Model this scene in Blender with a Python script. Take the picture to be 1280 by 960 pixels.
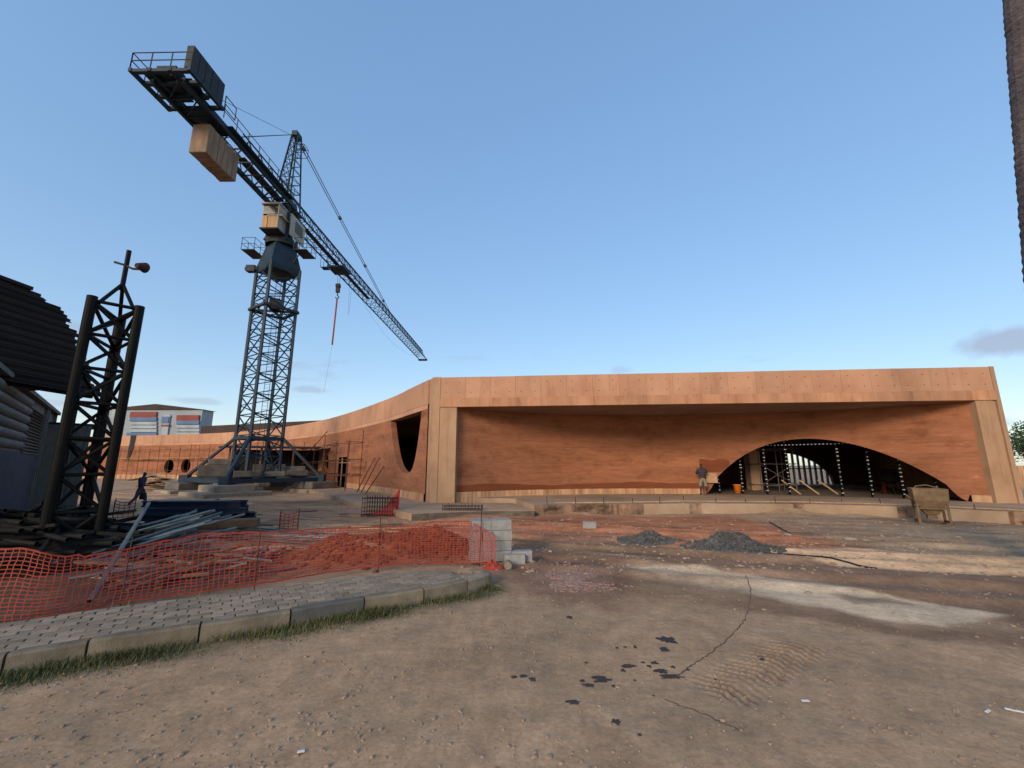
import bpy, bmesh, math, random
import numpy as np
from mathutils import Vector, Matrix
R = math.radians
random.seed(7)
rng = np.random.default_rng(7)
scene = bpy.context.scene
for o in list(bpy.data.objects): bpy.data.objects.remove(o)
COL = scene.collection

# ---------------------------------------------------------------- camera
FPX, PITCH, CH = 520.0, R(11.0), 2.08          # focal length in photo pixels (1280 wide), pitch, eye height
cam = bpy.data.objects.new('camera', bpy.data.cameras.new('camera'))
COL.objects.link(cam); scene.camera = cam
cam.data.sensor_width = 36; cam.data.lens = FPX/1280*36
cam.data.clip_start = .05; cam.data.clip_end = 4000
cam.location = (0, 0, CH); cam.rotation_euler = (R(90)+PITCH, 0, 0)
scene.render.resolution_x, scene.render.resolution_y = 1024, 768
# ---------------------------------------------------------------- sky, sun, exposure
SUN_AZ, SUN_EL = R(210), R(20)                 # compass azimuth (from +Y clockwise) and elevation of the sun
w = bpy.data.worlds.new('World'); scene.world = w; w.use_nodes = True
N, L = w.node_tree.nodes, w.node_tree.links
N.clear()
sky = N.new('ShaderNodeTexSky'); sky.sky_type = 'NISHITA'; sky.sun_disc = False
sky.sun_elevation = SUN_EL; sky.sun_rotation = SUN_AZ
sky.altitude = 50; sky.air_density = 1.0; sky.dust_density = 1.0; sky.ozone_density = 2.5
tc = N.new('ShaderNodeTexCoord')
sep = N.new('ShaderNodeSeparateXYZ'); L.new(tc.outputs['Generated'], sep.inputs[0])
mp = N.new('ShaderNodeMapping'); mp.inputs['Scale'].default_value = (3.2, 3.2, 15); L.new(tc.outputs['Generated'], mp.inputs[0])
nz = N.new('ShaderNodeTexNoise'); nz.inputs['Scale'].default_value = 1.7; nz.inputs['Detail'].default_value = 6
nz.inputs['Roughness'].default_value = .55; L.new(mp.outputs[0], nz.inputs[0])
cr = N.new('ShaderNodeValToRGB'); cr.color_ramp.elements[0].position = .60; cr.color_ramp.elements[1].position = .74
L.new(nz.outputs['Fac'], cr.inputs[0])
hz = N.new('ShaderNodeValToRGB')               # clouds only low above the horizon, all the way round
e = hz.color_ramp.elements; e[0].position = .0; e[0].color = (0,0,0,1); e[1].position = .34; e[1].color = (0,0,0,1)
a = e.new(.06); a.color = (1,1,1,1); a = e.new(.22); a.color = (.8,.8,.8,1)
L.new(sep.outputs['Z'], hz.inputs[0])
mu = N.new('ShaderNodeMath'); mu.operation = 'MULTIPLY'; L.new(cr.outputs[0], mu.inputs[0]); L.new(hz.outputs[0], mu.inputs[1])
mu2 = N.new('ShaderNodeMath'); mu2.operation = 'MULTIPLY'; mu2.inputs[1].default_value = .62; L.new(mu.outputs[0], mu2.inputs[0])
# one larger cloud bank low over the right-hand trees
def cloud_bank(d0, wx, wz, amt):
    v = Vector(d0).normalized()
    sx = N.new('ShaderNodeVectorMath'); sx.operation = 'SUBTRACT'; sx.inputs[1].default_value = v; L.new(tc.outputs['Generated'], sx.inputs[0])
    sc = N.new('ShaderNodeVectorMath'); sc.operation = 'MULTIPLY'; sc.inputs[1].default_value = (1/wx, 1/wx, 1/wz); L.new(sx.outputs[0], sc.inputs[0])
    n2 = N.new('ShaderNodeTexNoise'); n2.inputs['Scale'].default_value = 22; n2.inputs['Detail'].default_value = 5; L.new(tc.outputs['Generated'], n2.inputs[0])
    ln = N.new('ShaderNodeVectorMath'); ln.operation = 'LENGTH'; L.new(sc.outputs[0], ln.inputs[0])
    ad = N.new('ShaderNodeMath'); ad.operation = 'MULTIPLY_ADD'; ad.inputs[1].default_value = 1.5; L.new(n2.outputs['Fac'], ad.inputs[0]); L.new(ln.outputs['Value'], ad.inputs[2])
    mr = N.new('ShaderNodeMapRange'); mr.inputs[1].default_value = 1.25; mr.inputs[2].default_value = 1.75; mr.inputs[3].default_value = amt; mr.inputs[4].default_value = 0
    L.new(ad.outputs[0], mr.inputs[0]); return mr.outputs[0]
def pix_dir(px, py):
    u, v = (px-640)/FPX, (py-480)/FPX
    return Vector((u, math.cos(PITCH)+v*math.sin(PITCH), -v*math.cos(PITCH)+math.sin(PITCH)))
fac = mu2.outputs[0]
for a in ((pix_dir(1278, 424), .085, .028, .75), (pix_dir(775, 463), .03, .012, .35), (pix_dir(385, 487), .045, .01, .5), (pix_dir(240, 501), .05, .008, .4)):
    o = cloud_bank(*a)
    m = N.new('ShaderNodeMath'); m.operation = 'MAXIMUM'; L.new(fac, m.inputs[0]); L.new(o, m.inputs[1]); fac = m.outputs[0]
mixc = N.new('ShaderNodeMix'); mixc.data_type = 'RGBA'; L.new(fac, mixc.inputs[0]); gm = N.new('ShaderNodeGamma'); gm.inputs[1].default_value = .42; L.new(sky.outputs[0], gm.inputs[0])   # hazy air: flatter sky, horizon less bright
hs = N.new('ShaderNodeHueSaturation'); hs.inputs['Saturation'].default_value = 1.75; hs.inputs['Hue'].default_value = .507; L.new(gm.outputs[0], hs.inputs['Color']); L.new(hs.outputs[0], mixc.inputs[6])
mixc.inputs[7].default_value = (.80, .92, 1.22, 1)
bg = N.new('ShaderNodeBackground'); bg.inputs['Strength'].default_value = .15; L.new(mixc.outputs[2], bg.inputs[0])
wo = N.new('ShaderNodeOutputWorld'); L.new(bg.outputs[0], wo.inputs[0])
sd = bpy.data.lights.new('sun', 'SUN'); sd.energy = .8; sd.angle = R(16); sd.color = (1, .82, .62)
so = bpy.data.objects.new('sun', sd); COL.objects.link(so)
sv = Vector((math.sin(SUN_AZ)*math.cos(SUN_EL), math.cos(SUN_AZ)*math.cos(SUN_EL), math.sin(SUN_EL)))
so.rotation_euler = (-sv).to_track_quat('-Z', 'Y').to_euler(); so.location = sv*60
vs = scene.view_settings; vs.view_transform = 'Standard'; vs.look = 'None'; vs.exposure = 1.72; vs.gamma = 1; vs.use_curve_mapping = False

# ---------------------------------------------------------------- pixel -> place helpers
def A(px, py, z=0.0):                          # where the line of sight through a photo pixel meets height z
    r = pix_dir(px, py); t = (z-CH)/r.z
    return Vector((r.x*t, r.y*t, z))
def D(px, py, y):                              # ... or depth y
    r = pix_dir(px, py); t = y/r.y
    return Vector((r.x*t, y, CH+r.z*t))

# ---------------------------------------------------------------- value noise
def _h(ix, iy, s):
    n = (ix*374761393 + iy*668265263 + s*1442695041) & 0xffffffff
    n = ((n ^ (n >> 13))*1274126177) & 0xffffffff
    return ((n ^ (n >> 16)) & 0xffff)/65535.0
def vnoise(x, y, s=0):
    x = np.asarray(x, float); y = np.asarray(y, float)
    ix, iy = np.floor(x).astype(np.int64), np.floor(y).astype(np.int64)
    fx, fy = x-ix, y-iy; fx = fx*fx*(3-2*fx); fy = fy*fy*(3-2*fy)
    return (_h(ix,iy,s)*(1-fx)+_h(ix+1,iy,s)*fx)*(1-fy)+(_h(ix,iy+1,s)*(1-fx)+_h(ix+1,iy+1,s)*fx)*fy
def fbm(x, y, o=4, s=0):
    t, a, n = 0, .5, 0
    for k in range(o):
        t = t+a*vnoise(np.asarray(x)*2**k, np.asarray(y)*2**k, s+k*17); n += a; a *= .5
    return t/n-.5
def sstep(a, b, x):
    t = np.clip((x-a)/(b-a), 0, 1); return t*t*(3-2*t)

# ---------------------------------------------------------------- mesh builder
class MB:
    def __init__(s): s.v, s.f = [], []
    def add(s, vs, fs):
        n = len(s.v); s.v += [tuple(p) for p in vs]; s.f += [tuple(i+n for i in f) for f in fs]; return s
    def box(s, c, d, rz=0, M=None):
        x, y, z = d[0]/2, d[1]/2, d[2]/2
        vs = [Vector((a*x, b*y, e*z)) for e in (-1,1) for b in (-1,1) for a in (-1,1)]
        m = M if M is not None else Matrix.Rotation(rz, 3, 'Z')
        c = Vector(c)
        return s.add([m@p+c for p in vs], [(0,2,3,1),(4,5,7,6),(0,1,5,4),(2,6,7,3),(0,4,6,2),(1,3,7,5)])
    def cbox(s, c, d, ch, rz=0, M=None, jit=0):                     # box with chamfered edges
        hx, hy, hz = d[0]/2, d[1]/2, d[2]/2
        bm = bmesh.new(); bmesh.ops.create_cube(bm, size=1)
        for v in bm.verts: v.co = Vector((v.co.x*2*hx, v.co.y*2*hy, v.co.z*2*hz))
        bmesh.ops.bevel(bm, geom=list(bm.edges), offset=ch, segments=1, affect='EDGES')
        m = M if M is not None else Matrix.Rotation(rz, 3, 'Z'); c = Vector(c)
        bm.verts.ensure_lookup_table()
        vs = [m@(v.co+Vector((random.uniform(-jit,jit),)*3))+c for v in bm.verts]
        fs = [tuple(v.index for v in f.verts) for f in bm.faces]; bm.free()
        return s.add(vs, fs)
    def tube(s, p, q, r, n=6, r2=None, caps=True):
        p, q = Vector(p), Vector(q); d = (q-p)
        if d.length < 1e-6: return s
        k = d.to_track_quat('Z', 'Y').to_matrix(); r2 = r if r2 is None else r2
        vs = []
        for e, rr in ((p, r), (q, r2)):
            for i in range(n):
                t = 2*math.pi*(i+.5)/n; vs.append(k@Vector((rr*math.cos(t), rr*math.sin(t), 0))+e)
        fs = [(i, (i+1)%n, n+(i+1)%n, n+i) for i in range(n)]
        if caps: fs += [tuple(range(n-1,-1,-1)), tuple(range(n, 2*n))]
        return s.add(vs, fs)
    def pipe(s, p, q, r, n=10, wall=.15):                           # open hollow tube
        p, q = Vector(p), Vector(q); k = (q-p).to_track_quat('Z', 'Y').to_matrix()
        vs = []
        for e, rr in ((p, r), (q, r), (q, r*(1-wall)), (p, r*(1-wall))):
            for i in range(n):
                t = 2*math.pi*i/n; vs.append(k@Vector((rr*math.cos(t), rr*math.sin(t), 0))+e)
        fs = []
        for a in range(4):
            b = (a+1)%4
            fs += [(a*n+i, a*n+(i+1)%n, b*n+(i+1)%n, b*n+i) for i in range(n)]
        return s.add(vs, fs)
    def path(s, pts, r, n=5):
        pts = [Vector(p) for p in pts]; vs = []
        rs = r if isinstance(r, (list, tuple)) else [r]*len(pts)
        for i, p in enumerate(pts):
            d = pts[min(i+1, len(pts)-1)]-pts[max(i-1, 0)]
            k = d.to_track_quat('Z', 'Y').to_matrix()
            for j in range(n):
                t = 2*math.pi*j/n; vs.append(k@Vector((rs[i]*math.cos(t), rs[i]*math.sin(t), 0))+p)
        fs = [(i*n+j, i*n+(j+1)%n, (i+1)*n+(j+1)%n, (i+1)*n+j) for i in range(len(pts)-1) for j in range(n)]
        fs += [tuple(range(n-1,-1,-1)), tuple(range((len(pts)-1)*n, len(pts)*n))]
        return s.add(vs, fs)
    def prism(s, poly, z0, z1):
        n = len(poly)
        vs = [(p[0], p[1], z0) for p in poly]+[(p[0], p[1], z1) for p in poly]
        return s.add(vs, [tuple(range(n-1,-1,-1)), tuple(range(n,2*n))]+[(i,(i+1)%n,n+(i+1)%n,n+i) for i in range(n)])
    def quad(s, a, b, c, d): return s.add([a,b,c,d], [(0,1,2,3)])
    def lathe(s, prof, c=(0,0,0), n=16):
        c = Vector(c); vs = [Vector((r*math.cos(2*math.pi*j/n), r*math.sin(2*math.pi*j/n), z))+c for r, z in prof for j in range(n)]
        return s.add(vs, [(i*n+j, i*n+(j+1)%n, (i+1)*n+(j+1)%n, (i+1)*n+j) for i in range(len(prof)-1) for j in range(n)])
    def mesh(s, name, m, smooth=False):
        me = bpy.data.meshes.new(name); me.from_pydata(s.v, [], s.f); me.materials.append(m)
        bm = bmesh.new(); bm.from_mesh(me); bmesh.ops.recalc_face_normals(bm, faces=bm.faces); bm.to_mesh(me); bm.free()
        if smooth: me.polygons.foreach_set('use_smooth', [True]*len(me.polygons))
        return me
    def build(s, name, m, parent=None, smooth=False):
        return link(name, s.mesh(name, m, smooth), parent)
def link(name, me, parent=None, M=None):
    o = bpy.data.objects.new(name, me); COL.objects.link(o)
    if parent is not None: o.parent = parent
    if M is not None: o.matrix_local = M
    return o
def tag(o, label, cat, group=None):
    o['label'] = label; o['category'] = cat
    if group: o['group'] = group
    return o
def thing(name, label, cat, loc=(0,0,0), rz=0, group=None):
    o = bpy.data.objects.new(name, None); COL.objects.link(o); o.location = loc; o.rotation_euler.z = rz
    o.empty_display_size = .2
    return tag(o, label, cat, group)
def kind(o, k): o['kind'] = k; return o
def seg_matrix(p, q):                                              # unit-z mesh stretched from p to q
    p, q = Vector(p), Vector(q); d = q-p
    return Matrix.Translation(p)@d.to_track_quat('Z','Y').to_matrix().to_4x4()@Matrix.Diagonal((1,1,d.length,1))

# ---------------------------------------------------------------- materials
def mat(name, c1, c2=None, scale=4, rough=.8, bump=.2, stretch=(1,1,1), metal=0, big=.25, bigscale=.35, fine=None, rnd=.0, coord='Object', bscale=None, bdist=.02, spec=.35):
    m = bpy.data.materials.new(name); m.use_nodes = True
    n, l = m.node_tree.nodes, m.node_tree.links; b = n['Principled BSDF']
    c2 = c2 or tuple(x*.72 for x in c1)
    t = n.new('ShaderNodeTexCoord'); mpn = n.new('ShaderNodeMapping'); mpn.inputs['Scale'].default_value = stretch
    l.new(t.outputs[coord], mpn.inputs[0])
    oi = n.new('ShaderNodeObjectInfo')
    off = n.new('ShaderNodeVectorMath'); off.operation = 'SCALE'; off.inputs[0].default_value = (37.7, 19.3, 53.1); l.new(oi.outputs['Random'], off.inputs['Scale'])
    if rnd > 0: l.new(off.outputs[0], mpn.inputs['Location'])
    n1 = n.new('ShaderNodeTexNoise'); n1.inputs['Scale'].default_value = scale; n1.inputs['Detail'].default_value = 8; n1.inputs['Roughness'].default_value = .62
    l.new(mpn.outputs[0], n1.inputs[0])
    rp = n.new('ShaderNodeMapRange'); rp.inputs[1].default_value = .32; rp.inputs[2].default_value = .68; l.new(n1.outputs['Fac'], rp.inputs[0])
    mx = n.new('ShaderNodeMix'); mx.data_type = 'RGBA'; mx.inputs[6].default_value = (*c1,1); mx.inputs[7].default_value = (*c2,1); l.new(rp.outputs[0], mx.inputs[0])
    n2 = n.new('ShaderNodeTexNoise'); n2.inputs['Scale'].default_value = bigscale; n2.inputs['Detail'].default_value = 5; l.new(mpn.outputs[0], n2.inputs[0])
    r2 = n.new('ShaderNodeMapRange'); r2.inputs[1].default_value = .3; r2.inputs[2].default_value = .7; r2.inputs[3].default_value = 1-big; r2.inputs[4].default_value = 1+big*.6; l.new(n2.outputs['Fac'], r2.inputs[0])
    v = n.new('ShaderNodeVectorMath'); v.operation = 'SCALE'; l.new(mx.outputs[2], v.inputs[0]); l.new(r2.outputs[0], v.inputs['Scale'])
    out = v.outputs[0]
    if rnd > 0:
        rr = n.new('ShaderNodeMapRange'); rr.inputs[3].default_value = 1-rnd; rr.inputs[4].default_value = 1+rnd; l.new(oi.outputs['Random'], rr.inputs[0])
        v2 = n.new('ShaderNodeVectorMath'); v2.operation = 'SCALE'; l.new(out, v2.inputs[0]); l.new(rr.outputs[0], v2.inputs['Scale']); out = v2.outputs[0]
    l.new(out, b.inputs['Base Color'])
    rg = n.new('ShaderNodeMapRange'); rg.inputs[3].default_value = max(.05, rough-.12); rg.inputs[4].default_value = min(1, rough+.12); l.new(n1.outputs['Fac'], rg.inputs[0]); l.new(rg.outputs[0], b.inputs['Roughness'])
    b.inputs['Metallic'].default_value = metal; b.inputs['Specular IOR Level'].default_value = spec
    if bump:
        n3 = n.new('ShaderNodeTexNoise'); n3.inputs['Scale'].default_value = bscale or scale*4; n3.inputs['Detail'].default_value = 8; l.new(mpn.outputs[0], n3.inputs[0])
        bp = n.new('ShaderNodeBump'); bp.inputs['Strength'].default_value = bump; bp.inputs['Distance'].default_value = bdist; l.new(n3.outputs['Fac'], bp.inputs['Height']); l.new(bp.outputs[0], b.inputs['Normal'])
    return m
M = {}
M['earth'] = mat('rammed_earth', (.365,.15,.075), (.29,.108,.052), 2.6, .95, .6, (.55,.55,3.2), big=.20, bigscale=.55, bscale=9, bdist=.03)
def layer(m, scale, stretch, lo, hi, mult, distort=0):              # multiply the base colour inside a thresholded noise
    n, l = m.node_tree.nodes, m.node_tree.links; b = n['Principled BSDF']; src = b.inputs['Base Color'].links[0].from_socket
    t = n.new('ShaderNodeTexCoord'); mp_ = n.new('ShaderNodeMapping'); mp_.inputs['Scale'].default_value = stretch; l.new(t.outputs['Object'], mp_.inputs[0])
    k = n.new('ShaderNodeTexNoise'); k.inputs['Scale'].default_value = scale; k.inputs['Detail'].default_value = 7; k.inputs['Roughness'].default_value = .6; k.inputs['Distortion'].default_value = distort; l.new(mp_.outputs[0], k.inputs[0])
    r = n.new('ShaderNodeMapRange'); r.inputs[1].default_value = lo; r.inputs[2].default_value = hi; l.new(k.outputs['Fac'], r.inputs[0])
    mx = n.new('ShaderNodeMix'); mx.data_type = 'RGBA'; mx.blend_type = 'MULTIPLY'; mx.inputs[7].default_value = (*mult,1); l.new(r.outputs[0], mx.inputs[0]); l.new(src, mx.inputs[6]); l.new(mx.outputs[2], b.inputs['Base Color'])
layer(M['earth'], 1, (.22,.22,11), .56, .68, (.78,.74,.70))
layer(M['earth'], 1, (.3,.3,16), .60, .70, (1.18,1.22,1.26))
layer(M['earth'], .9, (1,1,1.3), .52, .70, (.72,.66,.62))
layer(M['earth'], 2.4, (.8,.8,2), .62, .72, (1.28,1.38,1.5))
M['earth_dark'] = mat('rammed_earth_damp', (.23,.065,.024), (.17,.05,.02), 2, .9, .4, (.3,.3,2.5))
M['band'] = mat('ochre_concrete', (.53,.29,.175), (.45,.23,.135), 1.2, .85, .25, (1,1,.6), big=.14, bigscale=.3, rnd=.05)
M['beam'] = mat('ochre_beam', (.50,.26,.145), (.43,.21,.115), 2.2, .85, .3, (1,1,.35), big=.25, bigscale=.8)
M['plinth'] = mat('plinth_render', (.60,.38,.22), (.40,.20,.10), 2.6, .85, .3, (1.6,1.6,.25), big=.25, bigscale=1.2)
M['pillar'] = mat('pillar_concrete', (.46,.285,.17), (.38,.225,.13), 1.3, .85, .25, (1,1,.4), big=.16)
layer(M['beam'], 2.2, (1.6,1.6,.2), .52, .70, (.78,.70,.64)); layer(M['band'], 1.5, (1.4,1.4,.15), .56, .72, (.80,.74,.70)); layer(M['plinth'], 4, (1.5,1.5,.12), .5, .66, (.70,.60,.52)); layer(M['pillar'], 1.6, (1.6,1.6,.12), .55, .7, (.80,.76,.72))
layer(M['band'], .5, (1,1,1), .5, .68, (.86,.82,.80)); layer(M['pillar'], .8, (1,1,1), .52, .7, (.82,.78,.74))
M['groove'] = mat('joint_dark', (.13,.075,.045), rough=.95, bump=0)  # plain dark brown for the panel joints and tie holes
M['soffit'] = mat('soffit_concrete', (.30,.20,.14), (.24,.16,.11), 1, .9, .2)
M['hallfloor'] = mat('hall_floor_shaded', (.20,.15,.11), (.14,.10,.075), 1.2, .9, .3)  # concrete floor, darkened: the shade inside the hall is put into its colour
M['inner'] = mat('inner_wall_shaded', (.11,.035,.018), (.08,.026,.014), 1.5, .95, .3, (.4,.4,2))  # deeper copy of the earth wall; interior shade painted into the base colour
M['slab'] = mat('slab_screed', (.42,.30,.20), (.32,.21,.13), 1.2, .9, .35, big=.25)
M['slab_edge'] = mat('slab_edge', (.33,.215,.14), (.16,.095,.06), 1.5, .92, .7, (1,1,1.5), big=.45, bigscale=.7)
layer(M['slab_edge'], 1.2, (1,1,2), .5, .6, (.42,.38,.36)); layer(M['slab_edge'], 5, (1.2,1.2,.2), .52, .62, (.6,.5,.42))
M['slab_rough'] = mat('slab_rough_edge', (.15,.12,.085), (.09,.07,.05), 5, .95, 1.0, big=.4)
M['crane'] = mat('crane_paint', (.010,.030,.054), (.016,.032,.045), 3, .65, .12, big=.35, bigscale=.8)
M['crane_rust'] = mat('crane_worn', (.032,.042,.05), (.024,.024,.025), 3, .7, .2, big=.35)
M['crane_light'] = mat('crane_cabin_paint', (.42,.38,.32), (.33,.28,.22), 2, .6, .15, big=.2)
M['cwt'] = mat('counterweight_concrete', (.32,.215,.14), (.17,.12,.085), 1.6, .9, .5, (1,1,.4), rnd=.14)
M['ply'] = mat('plywood', (.52,.32,.16), (.42,.24,.11), 3, .7, .15, (1,1,.3))
M['glassd'] = mat('dark_glass', (.03,.035,.04), rough=.12, bump=0)
M['rope'] = mat('steel_rope', (.03,.035,.04), rough=.5, bump=0)
M['red'] = mat('red_sling', (.36,.06,.03), rough=.7, bump=.1)
M['conc'] = mat('weathered_concrete', (.37,.30,.22), (.22,.17,.12), 1.6, .9, .5, big=.4, bigscale=.6, rnd=.1)
M['conc_dark'] = mat('stained_concrete', (.17,.15,.12), (.09,.08,.07), 1.8, .9, .5, big=.4, rnd=.15)
M['block'] = mat('grey_block', (.33,.32,.30), (.24,.235,.22), 9, .95, .6, big=.12, rnd=.06, bscale=60, bdist=.01)
M['tower'] = mat('black_steel', (.006,.0065,.0065), (.010,.009,.008), 3, .5, .25, big=.4, rnd=.2, spec=.08)
M['tube'] = mat('galvanised_tube', (.17,.195,.195), (.10,.115,.11), 4, .5, .15, metal=.3, rnd=.35)
M['rust'] = mat('rusty_steel', (.07,.035,.022), (.045,.025,.018), 5, .85, .3, rnd=.2)
M['scaf'] = mat('scaffold_tube', (.13,.055,.03), (.09,.04,.025), 4, .8, .2)
M['navy'] = mat('navy_beam', (.014,.028,.062), (.02,.026,.04), 3, .5, .2, big=.4, rnd=.35)
M['scrap'] = mat('dark_scrap', (.009,.0095,.0095), (.018,.016,.014), 4, .7, .3, rnd=.5, spec=.15)  # near-black base colour stands in for the shade over the scrap heap
M['timber'] = mat('weathered_timber', (.16,.11,.075), (.10,.065,.045), 5, .9, .4, (4,.6,4), rnd=.35)
M['plank'] = mat('pale_plank', (.50,.33,.18), (.38,.23,.12), 3, .85, .3, (3,.5,3), rnd=.2)
M['net'] = mat('orange_net', (.38,.046,.021), (.27,.032,.016), 6, .55, 0, big=.25)
M['netred'] = mat('red_net', (.55,.05,.035), (.42,.04,.03), 6, .6, 0)
M['paver'] = mat('paver_concrete', (.30,.235,.165), (.225,.175,.12), 7, .95, .5, big=.4, bigscale=.9, rnd=.14, bscale=70, bdist=.008)
M['kerb'] = mat('kerb_concrete', (.27,.215,.15), (.14,.115,.078), 3.5, .95, .6, big=.35, bigscale=1.2, rnd=.13, bscale=45, bdist=.012)
M['kerb_dark'] = mat('kerb_concrete_blackened', (.075,.072,.066), (.14,.13,.11), 4, .9, .6, big=.35, bscale=45, bdist=.012)
M['bed'] = mat('paving_bed', (.13,.095,.066), (.08,.06,.042), 9, 1, .5)
M['shed'] = mat('shed_sheet', (.105,.112,.108), (.075,.076,.073), 1.6, .7, .2, big=.25, rnd=.08)
M['shed_trim'] = mat('shed_trim', (.14,.135,.122), (.095,.09,.08), 3, .8, .2)
M['shed_door'] = mat('blue_sheet_door', (.030,.050,.085), (.022,.036,.056), 2.5, .55, .1)
M['shed_roof'] = mat('rusty_roof_sheet', (.028,.019,.016), (.016,.012,.011), 3, .8, .3, (.5,.2,2), big=.4, rnd=.25, spec=.15)
M['hop'] = mat('hopper_mortar', (.30,.20,.11), (.17,.105,.055), 4, .9, .6, big=.4)
M['hopf'] = mat('hopper_frame', (.22,.15,.08), (.14,.09,.05), 5, .85, .4)
M['gravel'] = mat('black_gravel', (.12,.115,.108), (.045,.044,.044), 9, .85, .4)
M['stone'] = mat('yard_stone', (.36,.26,.185), (.28,.195,.135), 12, .95, .4, coord='Object')
M['rubble'] = mat('pink_rubble', (.33,.20,.155), (.22,.135,.105), 12, .95, .4)
M['clay'] = mat('red_clay', (.215,.072,.037), (.13,.044,.025), 3, 1, .9, big=.4, bscale=12, bdist=.06)
M['white'] = mat('white_litter', (.75,.75,.74), rough=.6, bump=0)
M['cloth'] = mat('dusty_white_sheet', (.55,.50,.44), rough=.9, bump=.2)
M['bucket'] = mat('orange_bucket', (.85,.22,.02), rough=.4, bump=0)
M['black'] = mat('black_plastic', (.012,.013,.016), rough=.5, bump=.15)
M['skin'] = mat('skin', (.055,.028,.018), rough=.6, bump=0, big=0)
M['hair'] = mat('hair', (.008,.007,.007), rough=.9, bump=.3)
M['navycloth'] = mat('navy_cloth', (.018,.033,.085), rough=.95, bump=.2)
M['jean'] = mat('grey_blue_cloth', (.07,.075,.095), rough=.95, bump=.2)
M['shirtgrey'] = mat('slate_cloth', (.045,.045,.062), rough=.95, bump=.2)
M['shorts'] = mat('pale_cloth', (.30,.24,.18), rough=.95, bump=.2)
M['shoe'] = mat('light_shoe', (.38,.35,.31), rough=.8, bump=0)
M['bark'] = mat('palm_bark', (.125,.098,.096), (.075,.058,.056), 5, .95, 1.0, (1,1,2.5), big=.3, bscale=9, bdist=.08)
M['bark2'] = mat('tree_bark', (.07,.05,.035), rough=.95, bump=.6)
M['office'] = mat('office_render', (.30,.34,.37), (.27,.30,.33), .2, .8, .1, big=.08)
M['ored'] = mat('office_red', (.25,.06,.045), rough=.7, bump=0)
M['oblue'] = mat('office_blue', (.06,.15,.30), rough=.5, bump=0)
M['opale'] = mat('office_louvre', (.36,.41,.45), rough=.6, bump=0)
M['oroof'] = mat('office_roof', (.07,.045,.038), rough=.9, bump=.1)
M['oil'] = mat('oil_stain', (.032,.028,.026), (.07,.052,.04), 25, .8, .4, bscale=60, bdist=.01)
M['damp'] = mat('damp_line', (.10,.062,.042), (.15,.10,.07), 20, .8, .3, bscale=60, bdist=.01)
M['led'] = mat('lamp_glass', (.30,.27,.24), rough=.3, bump=0)
def leafmat(name, c1, c2):
    m = mat(name, c1, c2, 1.2, .6, 0, big=.35, bigscale=.6); b = m.node_tree.nodes['Principled BSDF']
    try: b.inputs['Subsurface Weight'].default_value = 0.0
    except Exception: pass
    return m
M['leaf'] = leafmat('leaf', (.035,.07,.022), (.06,.10,.03))
M['grass'] = leafmat('grass_blade', (.062,.078,.022), (.115,.105,.036))
M['weed'] = leafmat('weed_leaf', (.14,.15,.06), (.20,.16,.07))

# ================================================================ GROUND
# kerb line (front bottom edge), measured from the photograph
KP = [A(*p) for p in [(0,848),(105,828),(247,805),(362,785),(455,768),(530,755),(585,743),(609,735)]]
d0 = (KP[0]-KP[1]).normalized()
KF = [KP[0]+d0*k+Vector((-.02*k*k*0, -.03*k*k*.2, 0)) for k in (5.5,4.4,3.3,2.2,1.1)]+KP
def catmull(P, n=24):
    P = [2*P[0]-P[1]]+list(P)+[2*P[-1]-P[-2]]; out = []
    for i in range(1, len(P)-2):
        for k in range(n):
            t = k/n; a,b,c,d = P[i-1:i+3]
            out.append(.5*((2*b)+(c-a)*t+(2*a-5*b+4*c-d)*t*t+(3*b-a-3*c+d)*t**3))
    out.append(P[-2]); return out
class Curve:
    def __init__(s, pts):
        s.p = pts; s.l = [0]
        for a, b in zip(pts, pts[1:]): s.l.append(s.l[-1]+(b-a).length)
        s.L = s.l[-1]
    def at(s, t):
        t = max(0, min(s.L, t)); i = int(np.searchsorted(s.l, t)); i = max(1, min(len(s.p)-1, i))
        a, b = s.p[i-1], s.p[i]; L_ = s.l[i]-s.l[i-1] or 1e-9
        d = (b-a).normalized(); return a+(b-a)*((t-s.l[i-1])/L_), Vector((d.x, d.y, 0)).normalized()
    def off(s, t, o, z=0):                     # o > 0 to the left of travel
        p, d = s.at(t); return Vector((p.x-d.y*o, p.y+d.x*o, z))
KC = Curve(catmull(KF))
kx = np.array([p.x for p in KC.p]); ky = np.array([p.y for p in KC.p])

def inpoly(x, y, poly):                        # signed distance, > 0 inside
    x = np.asarray(x, float); y = np.asarray(y, float)
    d = np.full(x.shape, 1e9); ins = np.zeros(x.shape, bool); n = len(poly)
    for i in range(n):
        ax, ay = poly[i][0], poly[i][1]; bx, by = poly[(i+1)%n][0], poly[(i+1)%n][1]
        ex, ey = bx-ax, by-ay; t = np.clip(((x-ax)*ex+(y-ay)*ey)/(ex*ex+ey*ey+1e-12), 0, 1)
        d = np.minimum(d, np.hypot(x-ax-ex*t, y-ay-ey*t))
        c = ((ay > y) != (by > y)); xi = ax+(y-ay)*ex/(ey if abs(ey) > 1e-12 else 1e-12); ins ^= (c & (x < xi))
    return np.where(ins, d, -d)
def gpoly(pp): return [A(*p) for p in pp]
APR = [(A(985,642).x, A(985,642).y+.2, .30, 1.1), (A(1060,643).x, A(1060,643).y+.2, .20, .9), (A(720,644).x, A(720,644).y, .12, 1.2), (A(600,647).x, A(600,647).y, .12, 1.0)]   # soil banked against the slab edge
TRK0, TRK1 = A(893,870), A(990,812)            # tyre tread print
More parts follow.
